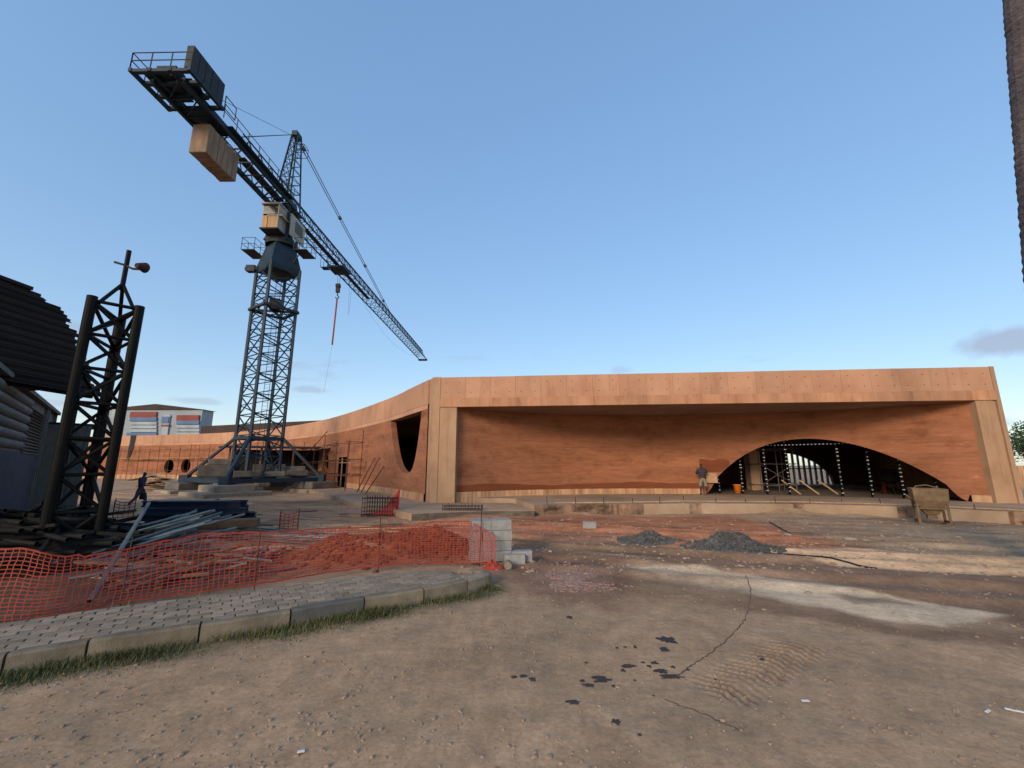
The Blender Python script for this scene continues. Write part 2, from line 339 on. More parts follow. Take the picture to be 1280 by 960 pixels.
def gh(x, y):
    x = np.asarray(x, float); y = np.asarray(y, float)
    h = .05*fbm(x*.25, y*.25, 3, 5)+.035*fbm(x*1.1, y*1.1, 4, 9)*sstep(60, 20, y)
    h = h+.012*fbm(x*5, y*5, 3, 21)*sstep(16, 6, y)
    h = h+.05*fbm(x*2.3, y*3.6, 4, 23)*sstep(8, 10.5, y)*sstep(30, 18, y)
    # long wheel ruts running across the yard towards the right
    u = (y-9.6)+.32*(x-2)+.5*fbm(x*.3, y*.3, 2, 40)
    for c, a in ((0, .05), (1.5, .06), (2.6, .05), (-1.1, .03), (4.6, .06), (5.6, .05)):
        h = h-a*np.exp(-((u-c)/.28)**2)*sstep(-6, -1, x)+a*.6*np.exp(-((u-c-.45)/.2)**2)*sstep(-6, -1, x)
    # clay spoil behind the net
    for cx, cy, rx, ry, a in CLAY:
        h = h+a*np.exp(-((x-cx)/rx)**2-((y-cy)/ry)**2)*(1+.7*fbm(x*2.2, y*2.2, 4, 70))
    # soft heaps round the crane footing and the left yard
    h = h+.55*np.clip(fbm(x*.6, y*.6, 4, 90)-.03, 0, 1)*sstep(17, 24, y)*sstep(-3, -7, x)*sstep(60, 30, y)
    # tyre tread
    tx, ty = TRK1.x-TRK0.x, TRK1.y-TRK0.y; tl = math.hypot(tx, ty); tx /= tl; ty /= tl
    s = (x-TRK0.x)*tx+(y-TRK0.y)*ty; q = -(x-TRK0.x)*ty+(y-TRK0.y)*tx
    m = sstep(-.1, .15, s)*sstep(tl+.5, tl-.1, s)*sstep(.34, .2, np.abs(q+.06*fbm(x*3,y*3,2,3)))*np.clip(.55+1.6*fbm(x*2.5, y*2.5, 3, 8), .1, 1)
    h = h-.034*m*(np.sin((s+.5*np.abs(q))*2*math.pi/.105)>.1)
    for px_, py_, a, r in APR: h = h+a*np.exp(-((x-px_)/r)**2-((y-py_)/.9)**2)*(1+.8*fbm(x*1.3,y*1.3,3,61))
    return h
CLAY = [(A(470,700).x, A(470,700).y+.6, 1.5, .75, .42), (A(560,700).x-.3, A(560,700).y+.7, .9, .6, .36), (A(400,712).x, A(400,712).y+.8, .9, .7, .26)]
def gz(x, y): return float(gh(np.array([x]), np.array([y]))[0])
def on(p, dz=0.0): return Vector((p[0], p[1], gz(p[0], p[1])+dz))

def axis(segs):
    out = []
    for a, b, st in segs: out += list(np.arange(a, b-1e-6, st))
    return np.array(out+[segs[-1][1]])
gx = axis([(-900,-200,100),(-200,-60,14),(-60,-24,1.2),(-24,-10,.22),(-10,-5,.07),(-5,6.5,.027),(6.5,13,.06),(13,26,.2),(26,60,1.2),(60,200,14),(200,900,100)])
gy = axis([(-300,-20,35),(-20,-2,2),(-2,2.6,.25),(2.6,9.5,.028),(9.5,15,.055),(15,28,.14),(28,60,.5),(60,140,5),(140,1500,120)])
GX, GY = np.meshgrid(gx, gy); X, Y = GX.ravel(), GY.ravel(); Z = gh(X, Y)
nx, ny = len(gx), len(gy)
i = np.arange(ny-1)[:,None]*nx+np.arange(nx-1)[None,:]; i = i.ravel()
F = np.stack([i, i+1, i+nx+1, i+nx], 1)
me = bpy.data.meshes.new('ground')
me.vertices.add(len(X)); me.vertices.foreach_set('co', np.stack([X,Y,Z],1).ravel())
me.loops.add(F.size); me.loops.foreach_set('vertex_index', F.ravel().astype(np.int32))
me.polygons.add(len(F)); me.polygons.foreach_set('loop_start', np.arange(0, F.size, 4, dtype=np.int32))
me.polygons.foreach_set('loop_total', np.full(len(F), 4, np.int32)); me.polygons.foreach_set('use_smooth', np.ones(len(F), bool))
me.update(); me.validate()
ZG = Z.reshape(ny, nx); _gx, _gy = list(gx), list(gy)
from bisect import bisect_right
def gz(x, y):                                  # height of the finished ground sheet
    a = min(max(bisect_right(_gx, x)-1, 0), nx-2); b = min(max(bisect_right(_gy, y)-1, 0), ny-2)
    u = (x-_gx[a])/(_gx[a+1]-_gx[a]); v = (y-_gy[b])/(_gy[b+1]-_gy[b])
    return float((ZG[b,a]*(1-u)+ZG[b,a+1]*u)*(1-v)+(ZG[b+1,a]*(1-u)+ZG[b+1,a+1]*u)*v)
# soil colours: dust, dark tracked mud, red laterite, cement dust, sand
C = np.empty((len(X), 3)); C[:] = (.33,.232,.158)
def blend(col, m): 
    global C
    m = np.clip(m, 0, 1)[:,None]; C = C*(1-m)+np.array(col)*m
wx = 1.2*fbm(X*.5, Y*.5, 4, 101); wy = 1.2*fbm(X*.5, Y*.5, 4, 202)
jx = .35*fbm(X*2.6, Y*2.6, 4, 103); jy = .35*fbm(X*2.6, Y*2.6, 4, 204)
def zone(pp, col, soft=.3, amt=1., warp=1., rough=.5):
    p = gpoly(pp); d = inpoly(X+wx*warp*.4+jx*warp, Y+wy*warp*.4+jy*warp, p)
    blend(col, sstep(-soft, soft, d)*amt*np.clip(1-rough+rough*2.2*(fbm(X*1.7, Y*1.7, 4, 300)+.5), 0, 1))
zone([(-200,1500),(-200,600),(560,590),(620,660),(1400,640),(1600,1500)], (.33,.232,.158))
zone([(-400,640),(420,604),(520,628),(560,660),(380,680),(-400,680)], (.42,.27,.165), 1., .9)               # sandy yard to the left
zone([(300,632),(440,622),(560,650),(580,672),(330,668)], (.24,.135,.08), .7, .7)
blend((.16,.085,.052), sstep(.08,.3, fbm(X*.25+3, Y*1.1, 4, 310))*sstep(13,17,Y)*sstep(2,-4,X)*.75)
blend((.50,.35,.23), sstep(.06,.34, fbm(X*.3+9, Y*1.3, 4, 320))*sstep(12,16,Y)*sstep(2,-4,X)*.6)
zone([(505,648),(700,645),(900,645),(1010,652),(1110,668),(1060,686),(930,690),(780,676),(600,672)], (.36,.14,.075), .45, .85)   # red soil
zone([(930,648),(1100,642),(1400,660),(1400,705),(1160,690),(1010,672)], (.26,.20,.145), .5, .85)               # cement-grey apron
zone([(580,676),(700,668),(860,686),(960,696),(1280,712),(1500,730),(1500,800),(1280,792),(1010,722),(800,704),(640,712)], (.165,.10,.068), .35, .8)  # wet track
zone([(940,684),(1060,684),(1130,690),(1400,702),(1400,722),(1170,712),(1050,706)], (.52,.365,.24), .14, .95, .6, .3)     # sand tongue
zone([(785,706),(880,708),(985,724),(1110,744),(1258,770),(1180,786),(1080,772),(940,744),(850,730)], (.50,.40,.30), .10, 1., .45, .25)  # pale dried slurry
zone([(1040,742),(1120,747),(1150,757),(1060,756)], (.12,.075,.05), .12, .6)
zone([(700,716),(870,722),(960,746),(1130,784),(1400,800),(1400,830),(1080,792),(920,760),(780,742)], (.125,.075,.05), .2, .65)
zone([(610,705),(690,690),(790,712),(830,742),(770,764),(690,752),(620,732)], (.13,.07,.047), .5, .65)         # damp patch round the rubble
zone([(645,728),(690,706),(752,708),(770,722),(732,744),(680,742)], (.27,.165,.125), .15, .55)
zone([(790,715),(930,716),(960,745),(870,780),(790,752)], (.30,.205,.135), .35, .55)
zone([(-300,800),(-300,700),(60,690),(300,690),(420,690),(300,735),(0,790)], (.05,.035,.028), .4, .9)            # dark scrap yard floor
for cx, cy, rx, ry, a in CLAY: blend((.215,.066,.031), 1.7*np.exp(-((X-cx)/(rx*1.25))**2-((Y-cy)/(ry*1.4))**2))
# mottling
C *= np.array([1.12,1.02,.87])
tr_ = Y+.28*X                                  # tracks run slightly across the yard
mm = 1+.40*fbm(X*.6, Y*.6, 5, 401)+.22*fbm(X*5, Y*5, 3, 402)+.75*fbm(X*.35, tr_*2.6, 5, 403)*sstep(7.5,10,Y)+.5*fbm(X*1.6, tr_*9, 3, 404)*sstep(8.5,10.5,Y)*sstep(30,18,Y)
C *= np.clip(mm,.45,1.7)[:,None]
blend((.115,.06,.038), sstep(.16,.30,fbm(X*.45+5, tr_*1.7, 5, 405))*sstep(8.5,10,Y)*sstep(24,17,Y)*.6)
blend((.40,.28,.18), sstep(.17,.30,fbm(X*.4+31, tr_*1.9, 5, 406))*sstep(8.5,10,Y)*sstep(24,17,Y)*.6)
kd = np.full(len(X), 9.); near = (X > -12) & (X < 2) & (Y > 1) & (Y < 10)
for a, b in zip(KC.p[::4], KC.p[4::4]):
    ex, ey = b.x-a.x, b.y-a.y; t = np.clip(((X[near]-a.x)*ex+(Y[near]-a.y)*ey)/(ex*ex+ey*ey), 0, 1)
    kd[near] = np.minimum(kd[near], np.hypot(X[near]-a.x-ex*t, Y[near]-a.y-ey*t))
blend((.10,.085,.04), sstep(.55,.1, kd+.5*fbm(X*2,Y*2,3,55))*.75)
_tx, _ty = (TRK1.x-TRK0.x), (TRK1.y-TRK0.y); _tl = math.hypot(_tx,_ty); _s = ((X-TRK0.x)*_tx+(Y-TRK0.y)*_ty)/_tl; _q = (-(X-TRK0.x)*_ty+(Y-TRK0.y)*_tx)/_tl
blend((.15,.098,.066), sstep(-.1,.15,_s)*sstep(_tl+.5,_tl-.1,_s)*sstep(.34,.2,np.abs(_q))*np.clip(.5+1.6*fbm(X*2.5,Y*2.5,3,8),.0,1)*(np.sin((_s+.5*np.abs(_q))*2*math.pi/.105)>.1)*.75)
ca = me.color_attributes.new('soil', 'FLOAT_COLOR', 'POINT')
ca.data.foreach_set('color', np.concatenate([np.clip(C,.005,1), np.ones((len(X),1))],1).ravel().astype(np.float32))
def ground_material():
    m = bpy.data.materials.new('yard_soil'); m.use_nodes = True; n, l = m.node_tree.nodes, m.node_tree.links; b = n['Principled BSDF']
    at = n.new('ShaderNodeAttribute'); at.attribute_name = 'soil'
    t = n.new('ShaderNodeTexCoord')
    def noise(sc, det=8, ro=.65):
        k = n.new('ShaderNodeTexNoise'); k.inputs['Scale'].default_value = sc; k.inputs['Detail'].default_value = det; k.inputs['Roughness'].default_value = ro; l.new(t.outputs['Object'], k.inputs[0]); return k.outputs['Fac']
    f1, f2, f3 = noise(2.2), noise(26, 6), noise(9, 8)
    def rng_(s, lo, hi, a=.3, c=.7):
        k = n.new('ShaderNodeMapRange'); k.inputs[1].default_value = a; k.inputs[2].default_value = c; k.inputs[3].default_value = lo; k.inputs[4].default_value = hi; l.new(s, k.inputs[0]); return k.outputs[0]
    col = at.outputs['Color']
    for s in (rng_(f1,.80,1.2), rng_(f2,.82,1.18), rng_(f3,.84,1.16)):
        v = n.new('ShaderNodeVectorMath'); v.operation = 'SCALE'; l.new(col, v.inputs[0]); l.new(s, v.inputs['Scale']); col = v.outputs[0]
    vo = n.new('ShaderNodeTexVoronoi'); vo.inputs['Scale'].default_value = 55; l.new(t.outputs['Object'], vo.inputs[0])   # grit
    g = n.new('ShaderNodeMapRange'); g.inputs[1].default_value = .0; g.inputs[2].default_value = .25; g.inputs[3].default_value = .35; g.inputs[4].default_value = 0; l.new(vo.outputs['Distance'], g.inputs[0])
    vm = n.new('ShaderNodeMath'); vm.operation = 'MULTIPLY'; l.new(g.outputs[0], vm.inputs[0]); l.new(rng_(f3,0,1,.45,.7), vm.inputs[1])
    mx = n.new('ShaderNodeMix'); mx.data_type = 'RGBA'; l.new(vm.outputs[0], mx.inputs[0]); l.new(col, mx.inputs[6]); mx.inputs[7].default_value = (.34,.26,.2,1)
    l.new(mx.outputs[2], b.inputs['Base Color']); b.inputs['Roughness'].default_value = .95
    b.inputs['Specular IOR Level'].default_value = .25
    b1 = n.new('ShaderNodeBump'); b1.inputs['Strength'].default_value = .4; b1.inputs['Distance'].default_value = .022; l.new(f3, b1.inputs['Height'])
    b2 = n.new('ShaderNodeBump'); b2.inputs['Strength'].default_value = .5; b2.inputs['Distance'].default_value = .008; l.new(f2, b2.inputs['Height']); l.new(b1.outputs[0], b2.inputs['Normal'])
    l.new(b2.outputs[0], b.inputs['Normal']); return m
M['soil'] = ground_material(); me.materials.append(M['soil'])
ground = kind(link('ground', me), 'structure')

# ================================================================ PAVEMENT
KH, KW = .21, .15                              # kerb height, width
pav = bpy.data.objects.new('pavement', None); COL.objects.link(pav); kind(pav, 'structure')
END = KC.L                                     # rounded nose of the pavement
PW = 1.2                                       # paved width behind the kerb
def back_w(t):                                 # the pavement narrows into its rounded nose
    k = max(0, (t-(END-1.5))/1.5); return KW+PW*math.sqrt(max(0, 1-k*k*.98))
# bed under the pavers
bed = MB(); ts = np.linspace(0, END, 60)
poly = [KC.off(t, .05) for t in ts]+[KC.off(t, back_w(t)+.05) for t in ts[::-1]]
for a, b in zip(ts, ts[1:]):
    q = [KC.off(a,.05), KC.off(b,.05), KC.off(b,back_w(b)+.03), KC.off(a,back_w(a)+.03)]
    n = len(bed.v)
    bed.add([(p.x,p.y,-.1) for p in q]+[(p.x,p.y,KH-.055) for p in q], [(4,5,6,7),(1,2,6,5),(2,3,7,6),(3,0,4,7),(0,1,5,4)])
bed.build('paving_bed', M['bed'], pav)
# kerb stones about a metre long; the joints follow the photograph
def near_t(p): return KC.l[min(range(len(KC.p)), key=lambda i:(KC.p[i]-p).length)]
joints = [near_t(p) for p in KF[:-1]]+[END]
def kerb_stone(t0, t1, m):
    n = max(2, int((t1-t0)/.12)); b = MB(); g = .011; ch = .022
    prof = [(0,-.15),(0,KH-ch),(ch,KH),(KW-ch*.5,KH),(KW,KH-ch*.5),(KW,-.15)]
    prof = [(o+.012*(z>0)*(z/KH), z) for o, z in prof]
    tt = np.linspace(t0+g, t1-g, n+1); dz = random.uniform(-.01,.008); tl = random.uniform(-.004,.004); vs = []
    for k, t in enumerate(tt):
        for o, z in prof:
            p = KC.off(t, o+tl, z+dz+(.004*math.sin(t*9+o*40) if z > 0 else 0)); vs.append(p)
    c = len(prof); fs = [(k*c+j, k*c+j+1, (k+1)*c+j+1, (k+1)*c+j) for k in range(n) for j in range(c-1)]
    fs += [tuple(range(c)), tuple(range(n*c+c-1, n*c-1, -1))]
    return b.add(vs, fs).build('kerb_stone', m, pav)
for k, (a, b) in enumerate(zip(joints, joints[1:])):
    kerb_stone(a, b, M['kerb_dark'] if k == 8 else M['kerb'])
# nose: kerb wraps round the end
nose_c = KC.off(END, back_w(END)*.5+.12)
p0, d0_ = KC.at(END); nb = MB(); na = 9
rad0 = (KC.off(END, 0)-nose_c).length; a0 = math.atan2(p0.y-nose_c.y, p0.x-nose_c.x)
vs = []; prof = [(0,-.15),(0,KH-.02),(.02,KH),(KW-.01,KH),(KW,KH-.01),(KW,-.15)]
for k in range(na+1):
    a = a0+k/na*R(165)
    for o, z in prof: vs.append((nose_c.x+(rad0-o)*math.cos(a), nose_c.y+(rad0-o)*math.sin(a), z))
nb.add(vs, [(k*6+j, k*6+j+1, (k+1)*6+j+1, (k+1)*6+j) for k in range(na) for j in range(5)]+[tuple(range(6)), tuple(range(na*6+5, na*6-1, -1))])
nb.build('kerb_stone', M['kerb'], pav)
nb = MB(); nb.lathe([(rad0-KW-.005,-.1),(rad0-KW-.005,KH-.06),(0.001,KH-.06)], (nose_c.x,nose_c.y,0), 20); nb.build('paving_bed', M['bed'], pav)
# pavers: rectangular units in running bond along the kerb
PL, PWD = .24, .118
pm = MB().cbox((0,0,0), (PL-.012, PWD-.010, .08), .006).mesh('paver', M['paver'])
half = MB().cbox((0,0,0), (PL*.5-.012, PWD-.010, .08), .006).mesh('paver_half', M['paver'])
rows = int(PW/PWD); cand = []
for r_ in range(rows+1):
    t = (r_%2)*PL*.5+random.uniform(-.02,.02); o = KW+.012+PWD*(r_+.5)
    while t < END+.5:
        tt = min(t, END)
        p = KC.off(tt, o); d = KC.at(tt)[1]
        if t > END: p = p+d*(t-END)
        k = o+PWD*.4 < back_w(min(t+PL*.3, END)) if t <= END else False
        if not k and t > END-2: k = (Vector((p.x,p.y,0))-nose_c).length < rad0-KW-.09 and t <= END+.4
        if k: cand.append((p, d))
        t += PL*PL/max(.05,(KC.off(min(t+PL,END),o)-KC.off(min(t,END-PL) if t+PL > END else t,o)).length) if t+PL <= END else PL
cand = [c for c in cand if abs((c[0].x)/(c[0].y)) < 1.45 or c[0].y > 3.4]
cand.sort(key=lambda c: c[0].length)
for k, (p, d) in enumerate(cand[:300]):
    z = KH-.045+.012*float(fbm(np.array([p.x*1.3]), np.array([p.y*1.3]), 3, 600)[0])+random.uniform(-.004,.004)
    o = link('paver', pm, pav); o.location = (p.x, p.y, z); o.rotation_euler = (random.gauss(0,.012), random.gauss(0,.012), math.atan2(d.y, d.x)+random.gauss(0,.014))
if len(cand) > 300:
    rb = MB()
    for p, d in cand[300:]: rb.cbox((p.x,p.y,KH-.045+random.uniform(-.006,.006)), (PL-.012,PWD-.01,.08), .006, rz=math.atan2(d.y,d.x))
    kind(rb.build('remaining_pavers', M['paver'], pav), 'stuff')

# grass along the foot of the kerb
def blades(n, place, h, name, m, wd=.006, lean=.5):
    b = MB()
    for _ in range(n):
        x, y, hh = place(); z = gz(x, y)-.01; hh *= h*random.uniform(.5,1.3); a = random.uniform(0, 6.28); l = random.uniform(.1, lean)*hh
        dx, dy = math.cos(a), math.sin(a); sx, sy = -dy*wd*random.uniform(.6,1.5), dx*wd
        b.add([(x-sx,y-sy,z),(x+sx,y+sy,z),(x+dx*l*.4+sx*.7,y+dy*l*.4+sy*.7,z+hh*.6),(x+dx*l*.4-sx*.7,y+dy*l*.4-sy*.7,z+hh*.6),(x+dx*l,y+dy*l,z+hh)], [(0,1,2,3),(3,2,4)])
    return kind(b.build(name, m), 'stuff')
tmin = joints[4]-.9
def gp():
    while True:
        t = tmin+(END-tmin+.1)*random.random()**.9; o = -abs(random.gauss(0, .2))-.005
        dens = .5+.35*math.sin(t*2.3)+.25*math.sin(t*5.1+o*9)+.25*(1-(t-tmin)/(END-tmin))
        if random.random() < dens:
            p = KC.off(t, o); return p.x, p.y, 1.25-1.1*min(.8, -o*1.6)
_gzc = gz
g1 = blades(6500, gp, .085, 'grass', M['grass'], .0045, .9)
def gp2():
    t = random.uniform(joints[5], END-.6); p = KC.off(t, back_w(t)+random.gauss(.06,.07)); return p.x, p.y, random.choice((.5,.7,1.8))
g2 = blades(420, gp2, .12, 'weeds', M['weed'], .006, .8)

# small loose stones and clods on the yard
def icos(b, c, r, sq=.7):
    ph = (1+5**.5)/2; vs = [(-1,ph,0),(1,ph,0),(-1,-ph,0),(1,-ph,0),(0,-1,ph),(0,1,ph),(0,-1,-ph),(0,1,-ph),(ph,0,-1),(ph,0,1),(-ph,0,-1),(-ph,0,1)]
    fs = [(0,11,5),(0,5,1),(0,1,7),(0,7,10),(0,10,11),(1,5,9),(5,11,4),(11,10,2),(10,7,6),(7,1,8),(3,9,4),(3,4,2),(3,2,6),(3,6,8),(3,8,9),(4,9,5),(2,4,11),(6,2,10),(8,6,7),(9,8,1)]
    a = random.uniform(0,6.28); ca_, sa_ = math.cos(a), math.sin(a); ax, ay = random.uniform(.7,1.4), random.uniform(.6,1.1)
    o = []
    for v in vs:
        k = r/1.9*random.uniform(.8,1.2); x, y, z = v[0]*k*ax, v[1]*k*ay, v[2]*k*sq
        o.append((c[0]+x*ca_-y*sa_, c[1]+x*sa_+y*ca_, c[2]+z))
    b.add(o, fs)
sb = MB(); cnt = 0
sy_ = 2.9+9*rng.random(14000)**1.7; sx_ = rng.uniform(-1.3,1.35,14000)*sy_
ok_ = inpoly(sx_, sy_, [KC.off(t,-.03) for t in np.linspace(0,END,30)]+[Vector((-.6,30,0)), Vector((-30,30,0))]) < 0
ok_ &= rng.random(14000) < .35+1.6*fbm(sx_*.7, sy_*.7, 3, 77)+np.where(sx_ < 1, .25, 0)
for x, y in list(zip(sx_[ok_].tolist(), sy_[ok_].tolist()))[:2600]:
    r = random.choice((.006,.008,.01,.012,.012,.016,.022))*random.uniform(.7,1.25)
    icos(sb, (x, y, gz(x,y)+r*.15), r, .65)
for _ in range(2600):
    y = random.uniform(8.5,17); x = random.uniform(-.7,1.3)*y
    if x < -1.2 and y < 11: continue
    if y > 13 and x > -3 and random.random() < .6: continue
    r = random.choice((.015,.02,.03,.045))*random.uniform(.7,1.4); icos(sb, (x,y,gz(x,y)+r*.1), r, .55)
kind(sb.build('loose_gravel', M['stone']), 'stuff')
sb = MB()
for _ in range(1700):                          # broken paving in the damp patch
    px, py = random.gauss(712,30), random.gauss(725,8.5); p = A(px,py)
    if vnoise(np.array([p.x*2.2]),np.array([p.y*2.2]),88)[0]+.25*math.exp(-((px-705)/30)**2-((py-722)/9)**2) < .62: continue
    r = random.choice((.012,.018,.025,.04,.05)); icos(sb, (p.x,p.y,gz(p.x,p.y)+r*.05), r, .4)
kind(sb.build('pink_rubble', M['rubble']), 'stuff')
sb = MB()
for _ in range(700):                           # lumps on the clay spoil
    c = random.choice(CLAY); x, y = random.gauss(c[0], c[2]*.75), random.gauss(c[1]-.15, c[3]*.55); r = random.uniform(.02,.075)
    icos(sb, (x,y,gz(x,y)+r*.1), r, .75)
kind(sb.build('clay_clods', M['clay']), 'stuff')
# oil spots and a damp trickle on the soil
def patch(name, px, py, rx, ry, m, lob=11):
    c = A(px, py); k = (A(px+1,py)-c).length; ky_ = (A(px,py-1)-c).length; b = MB(); vs = [(c.x,c.y,gz(c.x,c.y)+.006)]; ph = random.uniform(0,9)
    for i_ in range(22):
        a = 2*math.pi*i_/22; f = .35+1.2*float(vnoise(np.array([ph+2.8*math.cos(a)]), np.array([ph+2.8*math.sin(a)]), 3)[0])+.2*random.random()
        x, y = c.x+math.cos(a)*rx*.8*k*f, c.y+math.sin(a)*ry*.8*ky_*f; vs.append((x,y,gz(x,y)+.005))
    b.add(vs, [(0,1+i_,1+(i_+1)%22) for i_ in range(22)]); return b.build(name, m, ground)
for a in [(752,849,14,5),(833,801,13,4),(655,847,5,2.5),(665,851,5,2.5),(735,857,8,2.5),(770,905,6,4),(716,878,9,3),(818,829,5,2),(787,833,9,2.5),(840,846,20,3),(830,812,6,3),(712,772,4,2),(800,922,4,2),(643,848,4,2),(826,839,9,3)]+[(random.gauss(800,45),random.gauss(840,26),random.uniform(1.2,3.5),random.uniform(.8,1.8)) for _ in range(16)]:
    patch('oil_stain', *a, M['oil'])
def ribbon(pp, wpx, m, name):
    P = catmull([A(*p) for p in pp], 10); b = MB(); vs = []
    for i_, p in enumerate(P):
        d = (P[min(i_+1,len(P)-1)]-P[max(i_-1,0)]).normalized(); wd = wpx*(.5+.9*random.random())
        q = p+Vector((-d.y,d.x,0))*random.uniform(-.012,.012)
        for s_ in (-1,1):
            x, y = q.x-d.y*wd*s_, q.y+d.x*wd*s_; vs.append((x,y,gz(x,y)+.004))
    b.add(vs, [(2*i_,2*i_+1,2*i_+3,2*i_+2) for i_ in range(len(P)-1)]); return b.build(name, m, ground)
ribbon([(931,716),(938,735),(937,752),(930,775),(916,793),(895,812),(870,828),(845,845)], .0065, M['damp'], 'damp_trickle')
ribbon([(832,873),(850,882),(880,893),(905,905),(925,912)], .006, M['damp'], 'damp_trickle')

# ================================================================ BUILDING
ZT, ZS, ZF = 6.56, 5.0, .43                    # parapet top, soffit, hall floor
bld = thing('curved_building', 'long terracotta building with arched opening, ochre concrete parapet and sweeping curved side wall', 'building')
LC = Vector((-4.05, 21.3, 0)); RC = Vector((22.3, 18.85, 0))
U = (RC-LC).normalized(); NRM = Vector((U.y, -U.x, 0)); FL = (RC-LC).length        # along the front, outward normal
def FP(s, o, z): p = LC+U*s+NRM*o; return Vector((p.x, p.y, z))
def fbox(b, s0, s1, o0, o1, z0, z1):
    q = [FP(s0,o0,0), FP(s1,o0,0), FP(s1,o1,0), FP(s0,o1,0)]; return b.prism([(p.x,p.y) for p in q], z0, z1)
# fascia: backing beam, separate cast panels above, drip beam below
fbox(MB(), .5, FL-.05, -.42, -.06, ZS+.01, ZT-.03).build('fascia_backing', M['groove'], bld)
npan = 20; pw = (FL-.35-.12)/npan; ZB = ZS+.45
for k in range(npan):
    a = .35+k*pw; fbox(MB(), a+.004, a+pw-.004, -.05, .02+random.uniform(-.004,.004), ZB+.006, ZT+random.uniform(-.006,.006)).build('fascia_panel', M['band'], bld)
for k in range(10):
    a = .35+k*pw*2; fbox(MB(), a+.003, a+pw*2-.003, -.44, .045+random.uniform(-.003,.003), ZS, ZB).build('fascia_beam', M['beam'], bld)
th = MB()
for k in range(npan):
    for i_ in (.22,.76):
        for z in (ZB+.30, ZT-.30):
            if random.random() < .92:
                p = FP(.35+(k+i_)*pw, .024, z+random.uniform(-.01,.01)); th.tube(p-NRM*.03, p+NRM*.004, .024, 8)
kind(th.build('tie_holes', M['groove'], bld), 'stuff')
# corner pillars
fbox(MB(), .35, 1.22, -1.0, -.01, .1, ZS-.004).build('pillar', M['pillar'], bld)
p_ = MB(); p_.prism([tuple(FP(-.02,.0,0).xy), tuple(FP(.33,.0,0).xy), tuple(FP(.33,-1,0).xy), tuple(FP(-.42,-.62,0).xy)], .1, ZT+.03); p_.build('corner_pier', M['pillar'], bld)
rp = MB(); rp.prism([tuple(FP(FL-.98,-.01,0).xy), tuple(FP(FL-.28,-.01,0).xy), tuple(FP(FL-.28,-.9,0).xy), tuple(FP(FL-.98,-.9,0).xy)], .1, ZS-.004); rp.build('pillar', M['pillar'], bld)
rp = MB(); rp.prism([tuple(FP(FL-.11,.03,0).xy), tuple(FP(FL+.1,.0,0).xy), tuple(FP(FL+.16,-.9,0).xy), tuple(FP(FL-.11,-.9,0).xy)], .1, ZT+.02); rp.build('end_pier', M['pillar'], bld)
rp = MB(); fbox(rp, FL-.27, FL-.12, -.9, -.05, .1, ZS+.2); rp.build('end_pier', M['pillar'], bld)
# concave rammed-earth wall under the soffit (circular in plan)
PA, PB = FP(1.0,-.30,0), FP(FL-.85,-.12,0); CHD = (PB-PA).length; SAG = 4.7
RAD = (CHD*CHD/4+SAG*SAG)/(2*SAG); mid = (PA+PB)/2; cen = mid+NRM*(RAD-SAG); half_a = math.asin(CHD/2/RAD)
AL = 2*half_a*RAD
def WP(s, off=0, z=0):                         # point on the wall, s along it from the left, off > 0 into the building
    a = -half_a+s/RAD; p = cen+(-NRM*math.cos(a)+U*math.sin(a))*(RAD+off); return Vector((p.x, p.y, z))
def wall_s(px, py):                            # where a photo pixel meets that wall
    best = None
    for k in range(1201):
        s = AL*k/1200; p = WP(s); q = D(px, py, p.y); e = abs(q.x-p.x)
        if best is None or e < best[0]: best = (e, s, q.z)
    return best[1], best[2]
s_l, _ = wall_s(880,614); s_r, _ = wall_s(1213,622); s_m, z_m = wall_s(1003,549)
pts_arch = [wall_s(*p) for p in [(905,588),(930,569),(960,556),(985,550),(1010,548),(1040,550),(1080,559),(1120,573),(1160,593),(1190,608)]]
ss = [s_l]+[p[0] for p in pts_arch]+[s_r]; zz = [ZF]+[p[1] for p in pts_arch]+[ZF]
apoly = np.polyfit(ss, zz, 4); 
def arch(s):
    if s <= s_l or s >= s_r: return 0
    t = (s-s_l)/(s_r-s_l); e_ = min(1, min(t, 1-t)/.06)
    return max(ZF, np.polyval(apoly, s)*e_+ZF*(1-e_)+0)
def slabwall(P, samples, T, ivs, zclosed=True):
    """wall mesh: P(s, off, z); per sample s a list of solid z-intervals; runs of equal count are joined; thickness T"""
    b = MB()
    for a, c in zip(range(len(samples)-1), range(1, len(samples))):
        A0, A1 = ivs[a], ivs[c]
        if len(A0) != len(A1): continue
        for (l0,h0), (l1,h1) in zip(A0, A1):
            s0, s1 = samples[a], samples[c]
            v = [P(s0,0,l0),P(s1,0,l1),P(s1,0,h1),P(s0,0,h0),P(s0,T,l0),P(s1,T,l1),P(s1,T,h1),P(s0,T,h0)]
            b.add(v, [(0,1,2,3),(5,4,7,6),(0,4,5,1),(3,2,6,7)])
    return b
ZPL = .72                                      # top of the pale plinth
smp = sorted(set([AL*k/220 for k in range(221)]+list(np.linspace(s_l, s_r, 120))))
iv = []
for s in smp:
    z0 = ZPL
    if s_l < s < s_r: z0 = max(arch(s), ZF)
    iv.append([(max(z0, ZPL) if not (s_l < s < s_r) else z0, ZS-.003)])
w_ = slabwall(WP, smp, .35, iv); w_.build('front_wall', M['earth'], bld, smooth=False)
